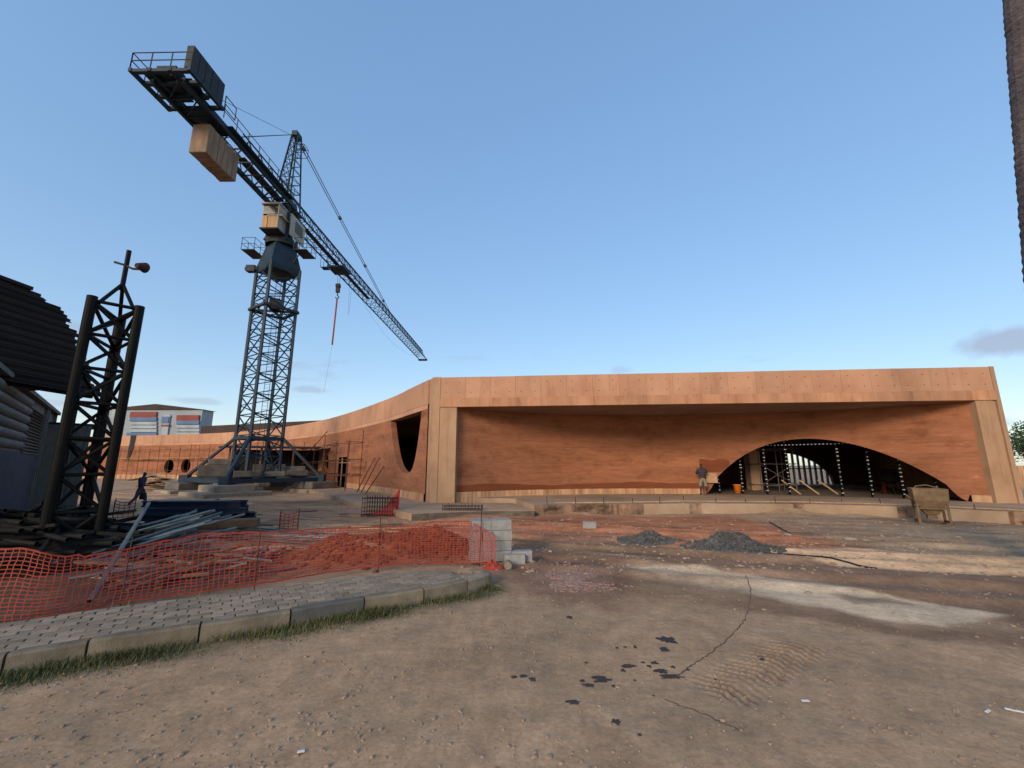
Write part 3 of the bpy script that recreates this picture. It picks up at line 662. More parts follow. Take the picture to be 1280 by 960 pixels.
# plinth, split either side of the arch
for a0_, a1_ in ((0, s_l-.05), (s_r+.05, AL)):
    sp = list(np.linspace(a0_, a1_, 40))
    b = slabwall(lambda s,o,z: WP(s, o-.10, z), sp, .4, [[(.1, ZPL+.01)]]*40)
    n = len(b.v); p = [WP(sp[-1],-.1,.1),WP(sp[-1],.3,.1),WP(sp[-1],.3,ZPL+.01),WP(sp[-1],-.1,ZPL+.01)]; b.add(p,[(0,1,2,3)])
    p = [WP(sp[0],-.1,.1),WP(sp[0],.3,.1),WP(sp[0],.3,ZPL+.01),WP(sp[0],-.1,ZPL+.01)]; b.add(p,[(3,2,1,0)])
    b.build('plinth', M['plinth'], bld)
# damp earth skim along the foot of the wall and the fresh patch beside the arch
dm = MB(); sp = list(np.linspace(.3, s_l-.25, 90))
hh = [ZPL+.32+.16*float(fbm(np.array([s*.9]),np.array([0.]),4,31)[0])+.06*math.sin(s*.7) for s in sp]
slab = slabwall(lambda s,o,z: WP(s, -.004+o, z), sp, .003, [[(ZPL+.012, h)] for h in hh]); slab.build('damp_skim', M['earth_dark'], bld)
sA, zA = wall_s(874,575); sB, _ = wall_s(912,575); _, zB = wall_s(885,590)
sp = list(np.linspace(sA, sB, 20)); ii = []
for s in sp:
    top = zA+.05*math.sin(s*6)+.02; lo = max(zB, arch(s)+.03); ii.append([(min(lo,top-.01), top)])
slabwall(lambda s,o,z: WP(s, -.006+o, z), sp, .004, ii).build('fresh_earth_patch', M['earth_dark'], bld)
# soffit
so_ = MB(); n = 60; top = [WP(AL*k/n, .4, ZS-.012) for k in range(n+1)]; frt = [FP(1.0+(FL-1.85)*k/n, -.40, ZS-.012) for k in range(n+1)]
for k in range(n): so_.quad(frt[k], frt[k+1], top[k+1], top[k])
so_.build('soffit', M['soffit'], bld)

# curved left wing: plan measured along its parapet
LPX = [(541,472),(515,485),(490,497),(440,515),(400,526),(349,534.5),(278,541),(169,544.5)]
LP = [A(x,y,ZT) for x,y in LPX]; LP = [Vector((p.x,p.y,0)) for p in LP]
LP[0] = Vector((LC.x-.38, LC.y+.55, 0)); LP.append(LP[-1]+Vector((-16,3.2,0))); LP.append(LP[-1]+Vector((-22,2,0)))
WC = Curve(catmull(LP, 20))
def LW(s, off=0, z=0):                         # off > 0 into the building
    p, d = WC.at(s); return Vector((p.x+d.y*off, p.y-d.x*off, z))
def wing_s(px, py):
    best = None
    for k in range(2001):
        s = WC.L*k/2000; p = LW(s); 
        if p.y <= 0: continue
        q = D(px, py, p.y); e_ = abs(q.x-p.x)
        if best is None or e_ < best[0]: best = (e_, s, q.z)
    return best[1], best[2]
ports = []
for px, py in ((386,580),(407,579),(232,582.5),(211,583)):
    s, z = wing_s(px, py); ports.append((s, z, .85 if px > 300 else 1.0))
dl, _ = wing_s(433,590); dr, _ = wing_s(424,590)
ol, ztop = wing_s(527,516); orr, _ = wing_s(488,530); om, zlow = wing_s(509,591)
ZOP = ZS
holes = []                                     # (s0, s1, lo(s), hi(s))
for s, z, r in ports: holes.append((s-r, s+r, (lambda q,s=s,z=z,r=r: z-math.sqrt(max(0,r*r-(q-s)**2))), (lambda q,s=s,z=z,r=r: z+math.sqrt(max(0,r*r-(q-s)**2)))))
holes.append((dl, dr, lambda q: .25, lambda q: 2.75))
def olo(q):
    t = (q-om)/((orr-om) if q > om else (om-ol)); return zlow+(ZOP-zlow)*min(1, abs(t)**3.0)
smp = set(np.linspace(0, WC.L, 260))
for h in holes:
    smp |= set(h[0]+(h[1]-h[0])*(.5-.5*math.cos(math.pi*k/24)) for k in range(25))
smp |= set(np.linspace(ol, orr, 50)); smp = sorted(smp)
ZW0 = .62
iv2 = []
for s in smp:
    l = [(ZW0, ZS)]
    for h in holes:
        if h[0]-1e-9 <= s <= h[1]+1e-9: l = [(min(ZW0,h[2](s)), h[2](s)), (h[3](s), ZS)] if h[2](s) > ZW0 else [(h[3](s), ZS)]
    if ol <= s <= orr: l = [(ZW0, max(ZW0+.01, olo(s)))]
    iv2.append(l)
b = MB()
def joinw(P, T):
    for k in range(len(smp)-1):
        A0, A1, s0, s1 = iv2[k], iv2[k+1], smp[k], smp[k+1]
        if len(A0) != len(A1):                  # step at the edge of a round hole: close with the single interval split at the hole
            if len(A0) == 1 and len(A1) == 2: A0 = [(A0[0][0], A1[0][1]), (A1[1][0], A0[0][1])]
            elif len(A0) == 2 and len(A1) == 1: A1 = [(A1[0][0], A0[0][1]), (A0[1][0], A1[0][1])]
        for (l0,h0),(l1,h1) in zip(A0, A1):
            if abs(l0-l1) > 1.2 or abs(h0-h1) > 3: l0 = l1 = max(l0,l1)
            v = [P(s0,0,l0),P(s1,0,l1),P(s1,0,h1),P(s0,0,h0),P(s0,T,l0),P(s1,T,l1),P(s1,T,h1),P(s0,T,h0)]
            b.add(v, [(0,1,2,3),(5,4,7,6),(0,4,5,1),(3,2,6,7)])
joinw(LW, .38)
b.build('side_wall', M['earth'], bld)
# parapet panels and thin coping line along the wing, plinth below
t = .0; first = True
while t < WC.L-1:
    ln = 3.4; t1 = min(WC.L, t+ln); sp = list(np.linspace(t+.006, t1-.006, 7))
    dz = random.uniform(-.005,.005); bb = slabwall(lambda s,o,z: LW(s, o-.035, z), sp, .5, [[(ZS+.25, ZT+dz)]]*7)
    for s_, f in ((sp[0],(0,1,2,3)),(sp[-1],(3,2,1,0))): bb.add([LW(s_,-.035,ZS+.25),LW(s_,.465,ZS+.25),LW(s_,.465,ZT+dz),LW(s_,-.035,ZT+dz)],[f])
    bb.build('parapet_panel', M['band'], bld); t = t1
sp = list(np.linspace(0, WC.L, 120)); slabwall(lambda s,o,z: LW(s,o-.02,z), sp, .55, [[(ZS-.004, ZS+.245)]]*120).build('ring_beam', M['band'], bld)
for a0_, a1_ in ((0, dl-.02), (dr+.02, WC.L)):
    sp = list(np.linspace(a0_, a1_, 90)); slabwall(lambda s,o,z: LW(s,o-.07,z), sp, .3, [[(-.1, ZW0+.01)]]*90).build('plinth', M['plinth'], bld)
# door leaf frame in the wing doorway
df = MB()
for s_ in (dl+.03, dr-.03): p = LW(s_,.2,0); df.box((p.x,p.y,1.5), (.08,.1,2.5))
df.build('door_frame', M['pillar'], bld)
# roofs, back walls, inner walls: the dark inside of the shell
rf = MB(); BK = 13.0; sp = list(np.linspace(0, WC.L, 80))
for s0, s1 in zip(sp, sp[1:]):
    rf.add([LW(s0,.1,ZS+.3),LW(s1,.1,ZS+.3),LW(s1,BK,ZS+.3),LW(s0,BK,ZS+.3),LW(s0,.1,ZS+.6),LW(s1,.1,ZS+.6),LW(s1,BK,ZS+.6),LW(s0,BK,ZS+.6)], [(0,1,2,3),(4,5,6,7)])
YB = 37.0
rf.prism([tuple(FP(.1,-.3,0).xy), tuple(FP(FL-.1,-.3,0).xy), (31.5, YB+.3), (-1,YB+.3)], ZS+.02, ZS+.24)
rf.build('roof', M['soffit'], bld)
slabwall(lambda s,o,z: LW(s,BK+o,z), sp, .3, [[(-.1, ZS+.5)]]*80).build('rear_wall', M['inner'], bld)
# rear wall of the hall with its half-arch window
h0, h1 = D(984,590,YB).x, D(1044,605,YB).x; zt = D(990,566,YB).z
xs = sorted(set(list(np.linspace(-1, 31.5, 60))+list(np.linspace(h0,h1,30)))); hb = []
for x in xs: hb.append([(ZF-.1, ZS+.2)] if not (h0 <= x <= h1) else [(ZF+(zt-ZF)*math.sqrt(max(0,1-((x-h0)/(h1-h0))**1.6)), ZS+.2)])
bw = MB()
for k in range(len(xs)-1):
    (l0,t0_),(l1,t1_) = hb[k][0], hb[k+1][0]
    if abs(l0-l1) > 1.5: l0 = l1 = ZF-.1
    v = [Vector((xs[k],YB,l0)),Vector((xs[k+1],YB,l1)),Vector((xs[k+1],YB,t1_)),Vector((xs[k],YB,t0_))]; v += [p+Vector((0,.35,0)) for p in v]
    bw.add(v, [(0,1,2,3),(5,4,7,6),(0,4,5,1),(3,2,6,7)])
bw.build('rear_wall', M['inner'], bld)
for k in range(8):
    x = h0+.2+(h1-h0-.2)*k/8; zt_ = ZF+(zt-ZF)*math.sqrt(max(0,1-((x-h0)/(h1-h0))**1.6))
    MB().box((x,YB+.15,(ZF+zt_)/2), (.10,.2,zt_-ZF)).build('window_mullion', M['shed_trim'], bld)
MB().box(((h0+h1)/2,YB+.16,1.75), (h1-h0-.6,.08,.08)).build('window_transom', M['shed_trim'], bld)
ew = MB(); q0, q1 = FP(FL-.3,-.95,0), Vector((31.2, YB, 0)); dd = (q1-q0).normalized(); nn = Vector((dd.y,-dd.x,0))*.3
ew.prism([tuple(q0.xy), tuple(q1.xy), tuple((q1+nn).xy), tuple((q0+nn).xy)], .1, ZS+.2); ew.build('end_wall', M['earth'], bld)
cx = D(944,612,28.5); MB().cbox((cx.x,28.5,(ZF+ZS)/2), (.72,.72,ZS-ZF), .03).build('column', M['pillar'], bld)
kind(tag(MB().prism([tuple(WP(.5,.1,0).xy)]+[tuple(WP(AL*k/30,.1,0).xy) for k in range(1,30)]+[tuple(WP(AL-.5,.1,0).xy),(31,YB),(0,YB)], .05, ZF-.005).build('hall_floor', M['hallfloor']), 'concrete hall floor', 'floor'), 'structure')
del bpy.data.objects['hall_floor']['category'], bpy.data.objects['hall_floor']['label']
# dark roof behind the wing
rr = MB(); a_, b_ = D(338,536,75), D(412,525,66)
rr.prism([(a_.x-14,a_.y+2),(b_.x,b_.y),(b_.x+3,b_.y+14),(a_.x-14,a_.y+16)], 4, 9.1); ro = rr.build('low_building', M['oroof']); tag(ro, 'dark flat roofline showing just above the curved parapet', 'building')

# concrete apron in front of the building
ap = [A(668,645),A(760,643.5),A(870,642),A(1000,643),A(1130,647),A(1280,656),A(1420,668)]
apf = [Vector((p.x,p.y,0)) for p in ap]
top_back = [FP(FL+3,-.5,0), FP(FL-.8,-.4,0)]+[WP(AL*k/24,-.0,0) for k in range(23,0,-1)]
b = MB(); b.prism([tuple(p.xy) for p in apf]+[tuple(p.xy) for p in top_back]+[tuple(FP(4.2,-.5,0).xy)], -.2, ZF)
kind(b.build('apron', M['slab']), 'structure')
apron = bpy.data.objects['apron']
CA = Curve(catmull(apf, 12))
t = 0
while t < CA.L-.1:                             # cast edge sections, slightly uneven
    ln = random.choice((2.1,2.6,3.4)); t1 = min(CA.L, t+ln); sp = list(np.linspace(t+.008, t1-.008, 6)); pj = random.uniform(.015,.05); zt_ = ZF+.035+random.uniform(-.012,.012)
    bb = slabwall(lambda s,o,z: CA.off(s, o-pj, z), sp, .16, [[(-.2, zt_-.05*float(vnoise(np.array([s*2]),np.array([0.]),5)[0]))] for s in sp])
    for s_, f in ((sp[0],(0,1,2,3)),(sp[-1],(3,2,1,0))): bb.add([CA.off(s_,-pj,-.2),CA.off(s_,.16-pj,-.2),CA.off(s_,.16-pj,zt_-.02),CA.off(s_,-pj,zt_-.02)],[f])
    bb.build('apron_edge', M['slab_edge'], apron); t = t1
# lower raw slab at the left corner and along the wing
lo = [A(668,646),A(610,646),A(560,648),A(514,650)]+[Vector((*LW(s,-3.2).xy,0)) for s in (3,7,12,18,26)]
lob = [Vector((*LW(s,.0).xy,0)) for s in (26,18,12,7,3,.2)]+[FP(.4,-.3,0), FP(4.1,-.3,0)]
b = MB(); b.prism([tuple(p.xy) for p in lo+lob], -.2, .24); kind(b.build('raw_slab', M['slab']), 'structure')
rs = bpy.data.objects['raw_slab']
CB = Curve(catmull([Vector((p.x,p.y,0)) for p in lo[:4]][::-1], 14)); sp = list(np.linspace(0, CB.L, 60))
bb = slabwall(lambda s,o,z: CB.off(s, o-.05-.06*float(vnoise(np.array([s*4]),np.array([z*7]),5)[0]), z), sp, .2, [[(-.15, .05),(.051,.15),(.151,.225)]]*60); bb.build('raw_edge', M['slab_rough'], rs)

# ================================================================ TOWER CRANE
CC = Vector((-20.4, 33.8, 0))
crane = thing('tower_crane', 'tall blue lattice tower crane standing on a braced cross base', 'crane', (CC.x, CC.y, 0))
th0 = R(-79); HD = 1.73                        # direction of one mast corner, half diagonal
corners = [Vector((HD*math.cos(th0+k*math.pi/2), HD*math.sin(th0+k*math.pi/2), 0)) for k in range(4)]
ZM0, ZM1 = 1.15, 18.9
def V3(p, z): return Vector((p.x, p.y, z))
chs = MB().tube((0,0,0),(0,0,1),.135,4).mesh('mast_chord', M['crane'])
mast = link('mast', MB().box((0,0,ZM0-.1),(3.0,3.0,.25),th0).mesh('mast', M['crane']), crane)
for c in corners: link('chord', chs, mast, seg_matrix(V3(c,ZM0), V3(c,ZM1)))
lac = MB(); nlev = 11; zs = [ZM0+(ZM1-ZM0)*k/nlev for k in range(nlev+1)]
for k in range(4):
    a, b_ = corners[k], corners[(k+1)%4]
    for j in range(nlev):
        z0, z1 = zs[j], zs[j+1]; zm = (z0+z1)/2
        lac.tube(V3(a,z0), V3(b_,z0), .05, 4)
        if k % 2 == 0: lac.tube(V3(a,z0), V3(b_,zm), .052, 4).tube(V3(b_,zm), V3(a,z1), .052, 4)
        else: lac.tube(V3(a,z0), V3(b_,z1), .052, 4).tube(V3(b_,z0), V3(a,z1), .052, 4)
kind(lac.build('lacing', M['crane'], mast), 'stuff')
ld = MB()
for s_ in (-.22,.22): ld.tube((s_,.25,ZM0),(s_,.25,ZM1),.022,4)
for k in range(60): z = ZM0+.3*k; ld.tube((-.22,.25,z),(.22,.25,z),.014,4) if z < ZM1 else None
ld.build('ladder', M['crane'], mast)
col = MB()                                     # climbing collar with hydraulic pack, part way up
for k in range(4): col.tube(V3(corners[k]*1.12,15.0), V3(corners[(k+1)%4]*1.12,15.0), .14, 4)
col.tube(V3(corners[0],15.0), V3(corners[2],15.0), .11, 4).tube(V3(corners[1],15.0), V3(corners[3],15.0), .11, 4).box((.2,-.3,15.5),(.8,.7,.9),.4)
col.build('climbing_collar', M['crane_rust'], mast)
col = MB()
for k in range(4): col.tube(V3(corners[k]*1.05,4.15), V3(corners[(k+1)%4]*1.05,4.15), .16, 4)
col.build('brace_collar', M['crane'], mast)
# cross base and raking struts
BR = 4.9; base = [Vector((BR*math.cos(th0+k*math.pi/2), BR*math.sin(th0+k*math.pi/2), 0)) for k in range(4)]
def beam_between(b, p, q, w_, h_):
    p, q = Vector(p), Vector(q); d = q-p; b.box((p+q)/2, (d.length, w_, h_), math.atan2(d.y, d.x)); return b
for k in range(2): beam_between(MB(), V3(base[k]*1.06,.98+.002*k), V3(base[k+2]*1.06,.98+.002*k), .42, .40).build('cross_beam', M['crane'], crane)
for k in range(4):
    beam_between(MB(), V3(base[k],.95), V3(base[(k+1)%4],.95), .25, .28).build('edge_beam', M['crane'], crane)
    st = MB().tube(V3(base[k],1.1), V3(corners[k]*1.06,4.1), .13, 6); st.build('raking_strut', M['crane_rust'] if k == 1 else M['crane'], crane)
    MB().box(V3(base[k],1.0),(.6,.6,.62),th0).build('foot_bracket', M['crane'], crane)
# slewing part
sl = MB(); q = [c*1.04 for c in corners]; q2 = [c*.98 for c in corners]
n0 = len(sl.v); sl.add([V3(p,18.4) for p in q2]+[V3(p,18.9) for p in q]+[V3(p*.80,20.4) for p in q2]+[V3(p*.70,21.2) for p in q2], [(3,2,1,0),(12,13,14,15)]+[(r*4+k, r*4+(k+1)%4, r*4+4+(k+1)%4, r*4+4+k) for r in range(3) for k in range(4)])
slew = sl.build('slewing_unit', M['crane'], crane)
sl = MB(); sl.lathe([(0.01,17.6),(.3,17.9),(.9,18.4),(0.01,18.4)], n=12); sl.build('slewing_pit', M['crane_rust'], slew); sl = MB(); sl.lathe([(1.25,20.9),(1.3,21.15),(1.25,21.4),(.01,21.45)], n=20); sl.build('slewing_ring', M['crane_rust'], slew)
mt = MB(); mt.box((-2.1,-.4,18.7),(.75,.5,.55)); mt.tube((-1.5,-.4,18.7),(-2.6,-.4,18.7),.2,8); mt.build('slewing_motor', M['crane_rust'], slew)
for sgn in (-1,1):                             # catwalk baskets either side
    pf = MB(); c0 = Vector((sgn*2.25, -.2, 20.2)); pf.box(c0, (1.1,1.7,.06))
    for dx in (-.55,.55):
        for dy in (-.85,0,.85): pf.tube(c0+Vector((dx,dy,0)), c0+Vector((dx,dy,1.1)), .025, 4)
    for z in (.55,1.1):
        for p0_, p1_ in (((-.55,-.85),(.55,-.85)),((.55,-.85),(.55,.85)),((.55,.85),(-.55,.85)),((-.55,.85),(-.55,-.85))):
            pf.tube(c0+Vector((*p0_,z)), c0+Vector((*p1_,z)), .022, 4)
    pf.tube(c0+Vector((-sgn*.5,0,-.05)), Vector((sgn*1.3,-.2,19.4)), .05, 4); pf.build('catwalk', M['crane_rust'], crane)
tr = MB()                                      # turret legs up to the jib
for sx in (-1,1):
    for sy in (-1,1): tr.tube((sx*.85,sy*.85,21.3),(sx*.8,sy*.8,24.6),.13,4)
    tr.tube((sx*.85,-.85,21.3),(sx*.82,.85,23),.07,4)
tr.add([(-1.1,-.95,21.2),(1.1,-.95,21.2),(.25,-.95,22.6),(-.25,-.95,22.6),(-1.1,.95,21.2),(1.1,.95,21.2),(.25,.95,22.6),(-.25,.95,22.6)], [(0,1,2,3),(4,7,6,5),(0,4,5,1),(1,5,6,2),(2,6,7,3),(3,7,4,0)])
tr.build('turret', M['crane'], crane)
cab = MB().box((.0,-1.6,23.05),(1.5,1.0,.08)).build('cab', M['crane_light'], crane)
for c_, d_, m_, n_ in (((-.45,-2.0,22.55),(1.55,.08,1.0),'ply','cab_panel'), ((-.45,-1.98,23.55),(1.55,.06,.7),'glassd','cab_window'), ((.36,-1.2,22.95),(.08,1.9,2.0),'crane_light','cab_side'), ((-1.26,-1.2,22.95),(.08,1.6,2.0),'crane_light','cab_side'), ((-.45,-1.2,23.98),(1.9,2.0,.1),'crane_light','cab_roof'), ((-.45,-1.2,22.0),(1.8,1.9,.1),'crane_rust','cab_floor'), ((.98,.1,22.9),(.06,2.4,1.75),'crane_light','side_panel'), ((1.02,.25,23.05),(.02,1.3,.9),'shed_trim','side_window'), ((-.7,-2.06,22.55),(.03,.03,.95),'timber','panel_batten'), ((-.45,-.3,22.95),(1.6,.08,1.9),'crane_light','cab_back')):
    MB().box(c_, d_).build(n_, M[m_], cab)
cab.scale = (.85,1,1.15); cab.location = (.4,0,-3.75)
# jib and counter-jib lie along one line
JD = Vector((1.15, 67.0, 0)).normalized(); JN = Vector((JD.y, -JD.x, 0)); ZJ = 24.7; JL = 54.5
def J(s, o, z): return JD*s+JN*o+Vector((0,0,z))
jib = MB().box(J(.3,0,ZJ),(2.0,1.6,.25),math.atan2(JD.y,JD.x)).build('jib', M['crane'], crane)
hw, hj = .82, 1.75
for o_, z_, r_ in ((-hw,ZJ,.085),(hw,ZJ,.085),(0,ZJ+hj,.10)):
    MB().tube(J(.5,o_,z_), J(JL if z_ == ZJ else JL-.8,o_,z_), r_, 4).build('chord', M['crane'], jib)
lj = MB(); st_ = 1.55; nj = int(JL/st_)
for k in range(nj):
    s0, sm, s1 = .5+k*st_, .5+(k+.5)*st_, .5+(k+1)*st_
    if s1 > JL: break
    for o_ in (-hw,hw): lj.tube(J(s0,o_,ZJ), J(sm,0,ZJ+hj), .035, 4).tube(J(sm,0,ZJ+hj), J(s1,o_,ZJ), .035, 4)
    lj.tube(J(s0,-hw,ZJ), J(s0,hw,ZJ), .032, 4).tube(J(s0,-hw,ZJ), J(s1,hw,ZJ), .028, 4)
kind(lj.build('lacing', M['crane'], jib), 'stuff')
wk = MB().box(J(11,.0,ZJ+.12),(20,.5,.05),math.atan2(JD.y,JD.x)); wk.build('walkway', M['crane_rust'], jib)
MB().box(J(JL-.2,0,ZJ-.1),(.5,1.9,.3),math.atan2(JD.y,JD.x)).tube(J(JL,-.9,ZJ-.2),J(JL,.9,ZJ-.2),.12,6).build('jib_tip', M['crane'], jib)
# counter-jib
cj = MB()
for o_ in (-.95,.95): cj.box(J(-6.4,o_,ZJ+.0),(12.8,.2,.42),math.atan2(JD.y,JD.x))
cjo = cj.build('counter_jib', M['crane'], crane)
cl = MB()
for k in range(9):
    s0 = -.4-k*1.4; cl.tube(J(s0,-.95,ZJ-.1),J(s0,.95,ZJ-.1),.06,4).tube(J(s0,-.95,ZJ-.1),J(s0-1.4,.95,ZJ-.1),.05,4)
    if k < 5:
        for o_ in (-.95,.95): cl.tube(J(s0,o_,ZJ),J(s0-.7,o_*.9,ZJ+1.15),.045,4).tube(J(s0-.7,o_*.9,ZJ+1.15),J(s0-1.4,o_,ZJ),.045,4)
        for o_ in (-.95,.95): cl.tube(J(s0,o_*.9,ZJ+1.15),J(s0-1.4,o_*.9,ZJ+1.15),.05,4)
cl.build('lacing', M['crane'], cjo); kind(cjo.children[-1], 'stuff')
MB().box(J(-3.4,-.1,ZJ+.26),(5.4,.7,.05),math.atan2(JD.y,JD.x)).build('walkway', M['crane_rust'], cjo)
rl = MB()
for o_ in (1.35,):
    for k in range(8): s0 = -1.2-k*1.25; rl.tube(J(s0,o_,ZJ+.1),J(s0,o_,ZJ+1.15),.028,4)
    for z in (.62,1.15): rl.tube(J(-1.2,o_,ZJ+z),J(-9.95,o_,ZJ+z),.026,4)
rl.build('railing', M['crane_rust'], cjo)
MB().box(J(-5.2,1.15,ZJ+.12),(8.0,.55,.05),math.atan2(JD.y,JD.x)).build('side_walkway', M['crane'], cjo)
pl = MB()                                      # machinery deck at the far end
for s0 in (-10.7,-11.6,-12.5,-13.3): pl.box(J(s0,0,ZJ+.1),(.22,3.7,.2),math.atan2(JD.y,JD.x))
for o_ in (-1.75,-.6,.6,1.75): pl.box(J(-12.0,o_,ZJ+.12),(2.9,.2,.22),math.atan2(JD.y,JD.x))
pl.box(J(-12.1,-.6,ZJ+.28),(2.2,1.5,.06),math.atan2(JD.y,JD.x)).box(J(-11.9,.95,ZJ+.28),(1.5,.6,.06),math.atan2(JD.y,JD.x))
pl.box(J(-9.6,0,ZJ-.02),(2.2,1.7,.06),math.atan2(JD.y,JD.x))
deck = pl.build('machinery_deck', M['crane'], cjo)
wi = MB().tube(J(-11.5,-.9,ZJ+.75),J(-11.5,.7,ZJ+.75),.42,12).box(J(-12.5,-.2,ZJ+.65),(.7,1.2,.7),math.atan2(JD.y,JD.x)); wi.build('winch', M['crane_rust'], deck)
rl = MB(); cs = [J(-13.4,1.8,ZJ+.2),J(-13.4,-1.8,ZJ+.2),J(-10.6,-1.8,ZJ+.2)]
for a_, b_ in zip(cs, cs[1:]):
    for z in (.58,1.12): rl.tube(a_+Vector((0,0,z)), b_+Vector((0,0,z)), .03, 4)
    for k in range(4): p = a_.lerp(b_,k/3); rl.tube(p, p+Vector((0,0,1.12)), .03, 4)
rl.build('railing', M['crane_rust'], deck); rl = MB()
for z in (.2,1.12): rl.tube(J(-10.6,1.85,ZJ+z), J(-9.6,1.85,ZJ+z), .03, 4)
for s0 in (-10.6,-9.6): rl.tube(J(s0,1.85,ZJ+.2), J(s0,1.85,ZJ+1.12), .03, 4)
rl.build('railing', M['crane_rust'], deck)
cvr = MB().box(J(-12.1,1.62,ZJ+1.02),(2.6,.42,1.5),math.atan2(JD.y,JD.x)).build('control_cabinet', M['crane_rust'], deck)
for k in range(1,5): MB().box(J(-13.4+k*.52,1.84,ZJ+1.02),(.03,.03,1.4),math.atan2(JD.y,JD.x)).build('cabinet_rib', M['crane'], cvr)
cw = MB().box(J(-8.6,.1,ZJ-.45),(2.9,.5,.2),math.atan2(JD.y,JD.x)).build('counterweight', M['crane_rust'], crane)
for k in range(6):
    MB().cbox(J(-9.9+k*.49,.1,ZJ-1.62+random.uniform(-.02,.02)),(.475,1.15+random.uniform(-.02,.02),2.1),.03,math.atan2(JD.y,JD.x)).build('concrete_slab', M['cwt'], cw)
# tower head, pendants, ropes
hd = MB(); apx = J(.35,.05,32.5)
legs_ = [J(-.75,-.75,ZJ+.1), J(-.75,.75,ZJ+.1), J(1.0,.75,ZJ+.1), J(1.0,-.75,ZJ+.1)]; tops = [apx+JD*a_+JN*b_ for a_, b_ in ((-.3,-.28),(-.3,.28),(.3,.28),(.3,-.28))]
for a_, b_ in zip(legs_, tops): hd.tube(a_, b_, .085, 4)
for k in range(8):
    for j in range(4):
        p0_, p1_ = legs_[j].lerp(tops[j],k/8), legs_[(j+1)%4].lerp(tops[(j+1)%4],(k+1)/8)
        hd.tube(p0_, p1_, .035, 4); hd.tube(legs_[j].lerp(tops[j],k/8), legs_[(j+1)%4].lerp(tops[(j+1)%4],k/8), .03, 4)
hd.box(apx+Vector((0,0,.1)),(.9,.5,.5),math.atan2(JD.y,JD.x)); head = hd.build('tower_head', M['crane'], crane)
hb_ = MB()
for z in (-1.0,-.1):
    for a_, b_ in (((.3,.6),(1.1,.6)),((1.1,.6),(1.1,-.4)),((.3,.6),(.3,-.4)),((1.1,-.4),(.3,-.4))): hb_.tube(apx+JD*a_[0]+JN*a_[1]+Vector((0,0,z-.4)), apx+JD*b_[0]+JN*b_[1]+Vector((0,0,z-.4)), .025, 4)
for a_ in ((.3,.6),(1.1,.6),(1.1,-.4)): hb_.tube(apx+JD*a_[0]+JN*a_[1]+Vector((0,0,-1.4)), apx+JD*a_[0]+JN*a_[1]+Vector((0,0,-.5)), .025, 4)
hb_.build('head_basket', M['crane_rust'], head)
sj = 31.0; aj = A(487,389,ZJ+hj); sj = (Vector((aj.x,aj.y,0))-CC).dot(JD)
pend = MB(); p0_, p1_ = apx+JD*.4, J(sj,0,ZJ+hj)
for o_ in (-.12,.12): pend.tube(p0_+JN*o_, p1_+JN*o_, .04, 4)
for f in (.03,.33,.62,.9): pend.box(p0_.lerp(p1_,f),(.3,.4,.25))
pend.build('jib_pendant', M['rope'], crane)
pend = MB()
for o_ in (-.5,.5): pend.tube(apx-JD*.3, J(-8.0,o_,ZJ+.3), .04, 4)
pend.build('counter_pendant', M['rope'], crane)
MB().tube(apx-JD*.2+Vector((0,0,-.2)), J(-11.5,.2,ZJ+1.1), .018, 4).build('hoist_rope', M['rope'], crane)
# trolley, hook, chain
tj = A(412,338,ZJ-.3); ts_ = (Vector((tj.x,tj.y,0))-CC).dot(JD)
tro = MB().box(J(ts_,0,ZJ-.28),(2.2,1.9,.16),math.atan2(JD.y,JD.x))
for a_ in (-.9,.9):
    for o_ in (-.85,.85): tro.tube(J(ts_+a_,o_-.08,ZJ-.15),J(ts_+a_,o_+.08,ZJ-.15),.17,10)
tro.box(J(ts_-1.5,-.9,ZJ-.8),(.7,.8,.05),0)
for a_ in (-1.85,-1.15):
    for o_ in (-1.3,-.5): tro.tube(J(ts_+a_,o_,ZJ-.8),J(ts_+a_,o_,ZJ+.3),.025,4)
tro.build('trolley', M['crane'], crane)
hk = J(ts_+.1,0,0); zh = D(407,356,CC.y+ts_).z
rp_ = MB()
for o_ in (-.16,.16): rp_.tube(hk+JN*o_+Vector((0,0,ZJ-.3)), hk+JN*o_*.7+Vector((0,0,zh)), .022, 4)
rp_.build('fall_rope', M['rope'], crane)
hb_ = MB().box(hk+Vector((0,0,zh-.4)),(.42,.28,1.0)).tube(hk+JN*-.2+Vector((0,0,zh-.1)),hk+JN*.2+Vector((0,0,zh-.1)),.3,10); hb_.path([hk+Vector((0,0,zh-.9)),hk+Vector((0,0,zh-1.25)),hk+Vector((.2,0,zh-1.5)),hk+Vector((0,0,zh-1.7)),hk+Vector((-.2,0,zh-1.5))],.07,6)
hb_.build('hook_block', M['rust'], crane)
zc = D(400,430,CC.y+ts_); ch_ = MB(); hw0 = CC+hk; zt_ = zh-1.62
npt = 46
for k in range(npt):
    f = k/npt; z = zt_+(zc.z-zt_)*f; ch_.box((hw0.x-.12*f, hw0.y, z-.1), (.09,.16,.2) if k%2 else (.16,.09,.2))
tag(ch_.build('lifting_chain', M['red']), 'red chain sling hanging from the crane hook', 'chain')
lr = MB()
def sag(a_, b_, dz, n=14): return [a_.lerp(b_,k/n)+Vector((0,0,-dz*4*(k/n)*(1-k/n))) for k in range(n+1)]
lr.path(sag(J(ts_+4,0,ZJ-.1), J(JL-4,0,ZJ-.1), 2.6), .012, 3); lr.path(sag(J(ts_+2.2,.4,ZJ-.2), J(ts_+2.9,.4,ZJ-.2), 4.6), .012, 3)
lr.build('slack_rope', M['rope'], crane)
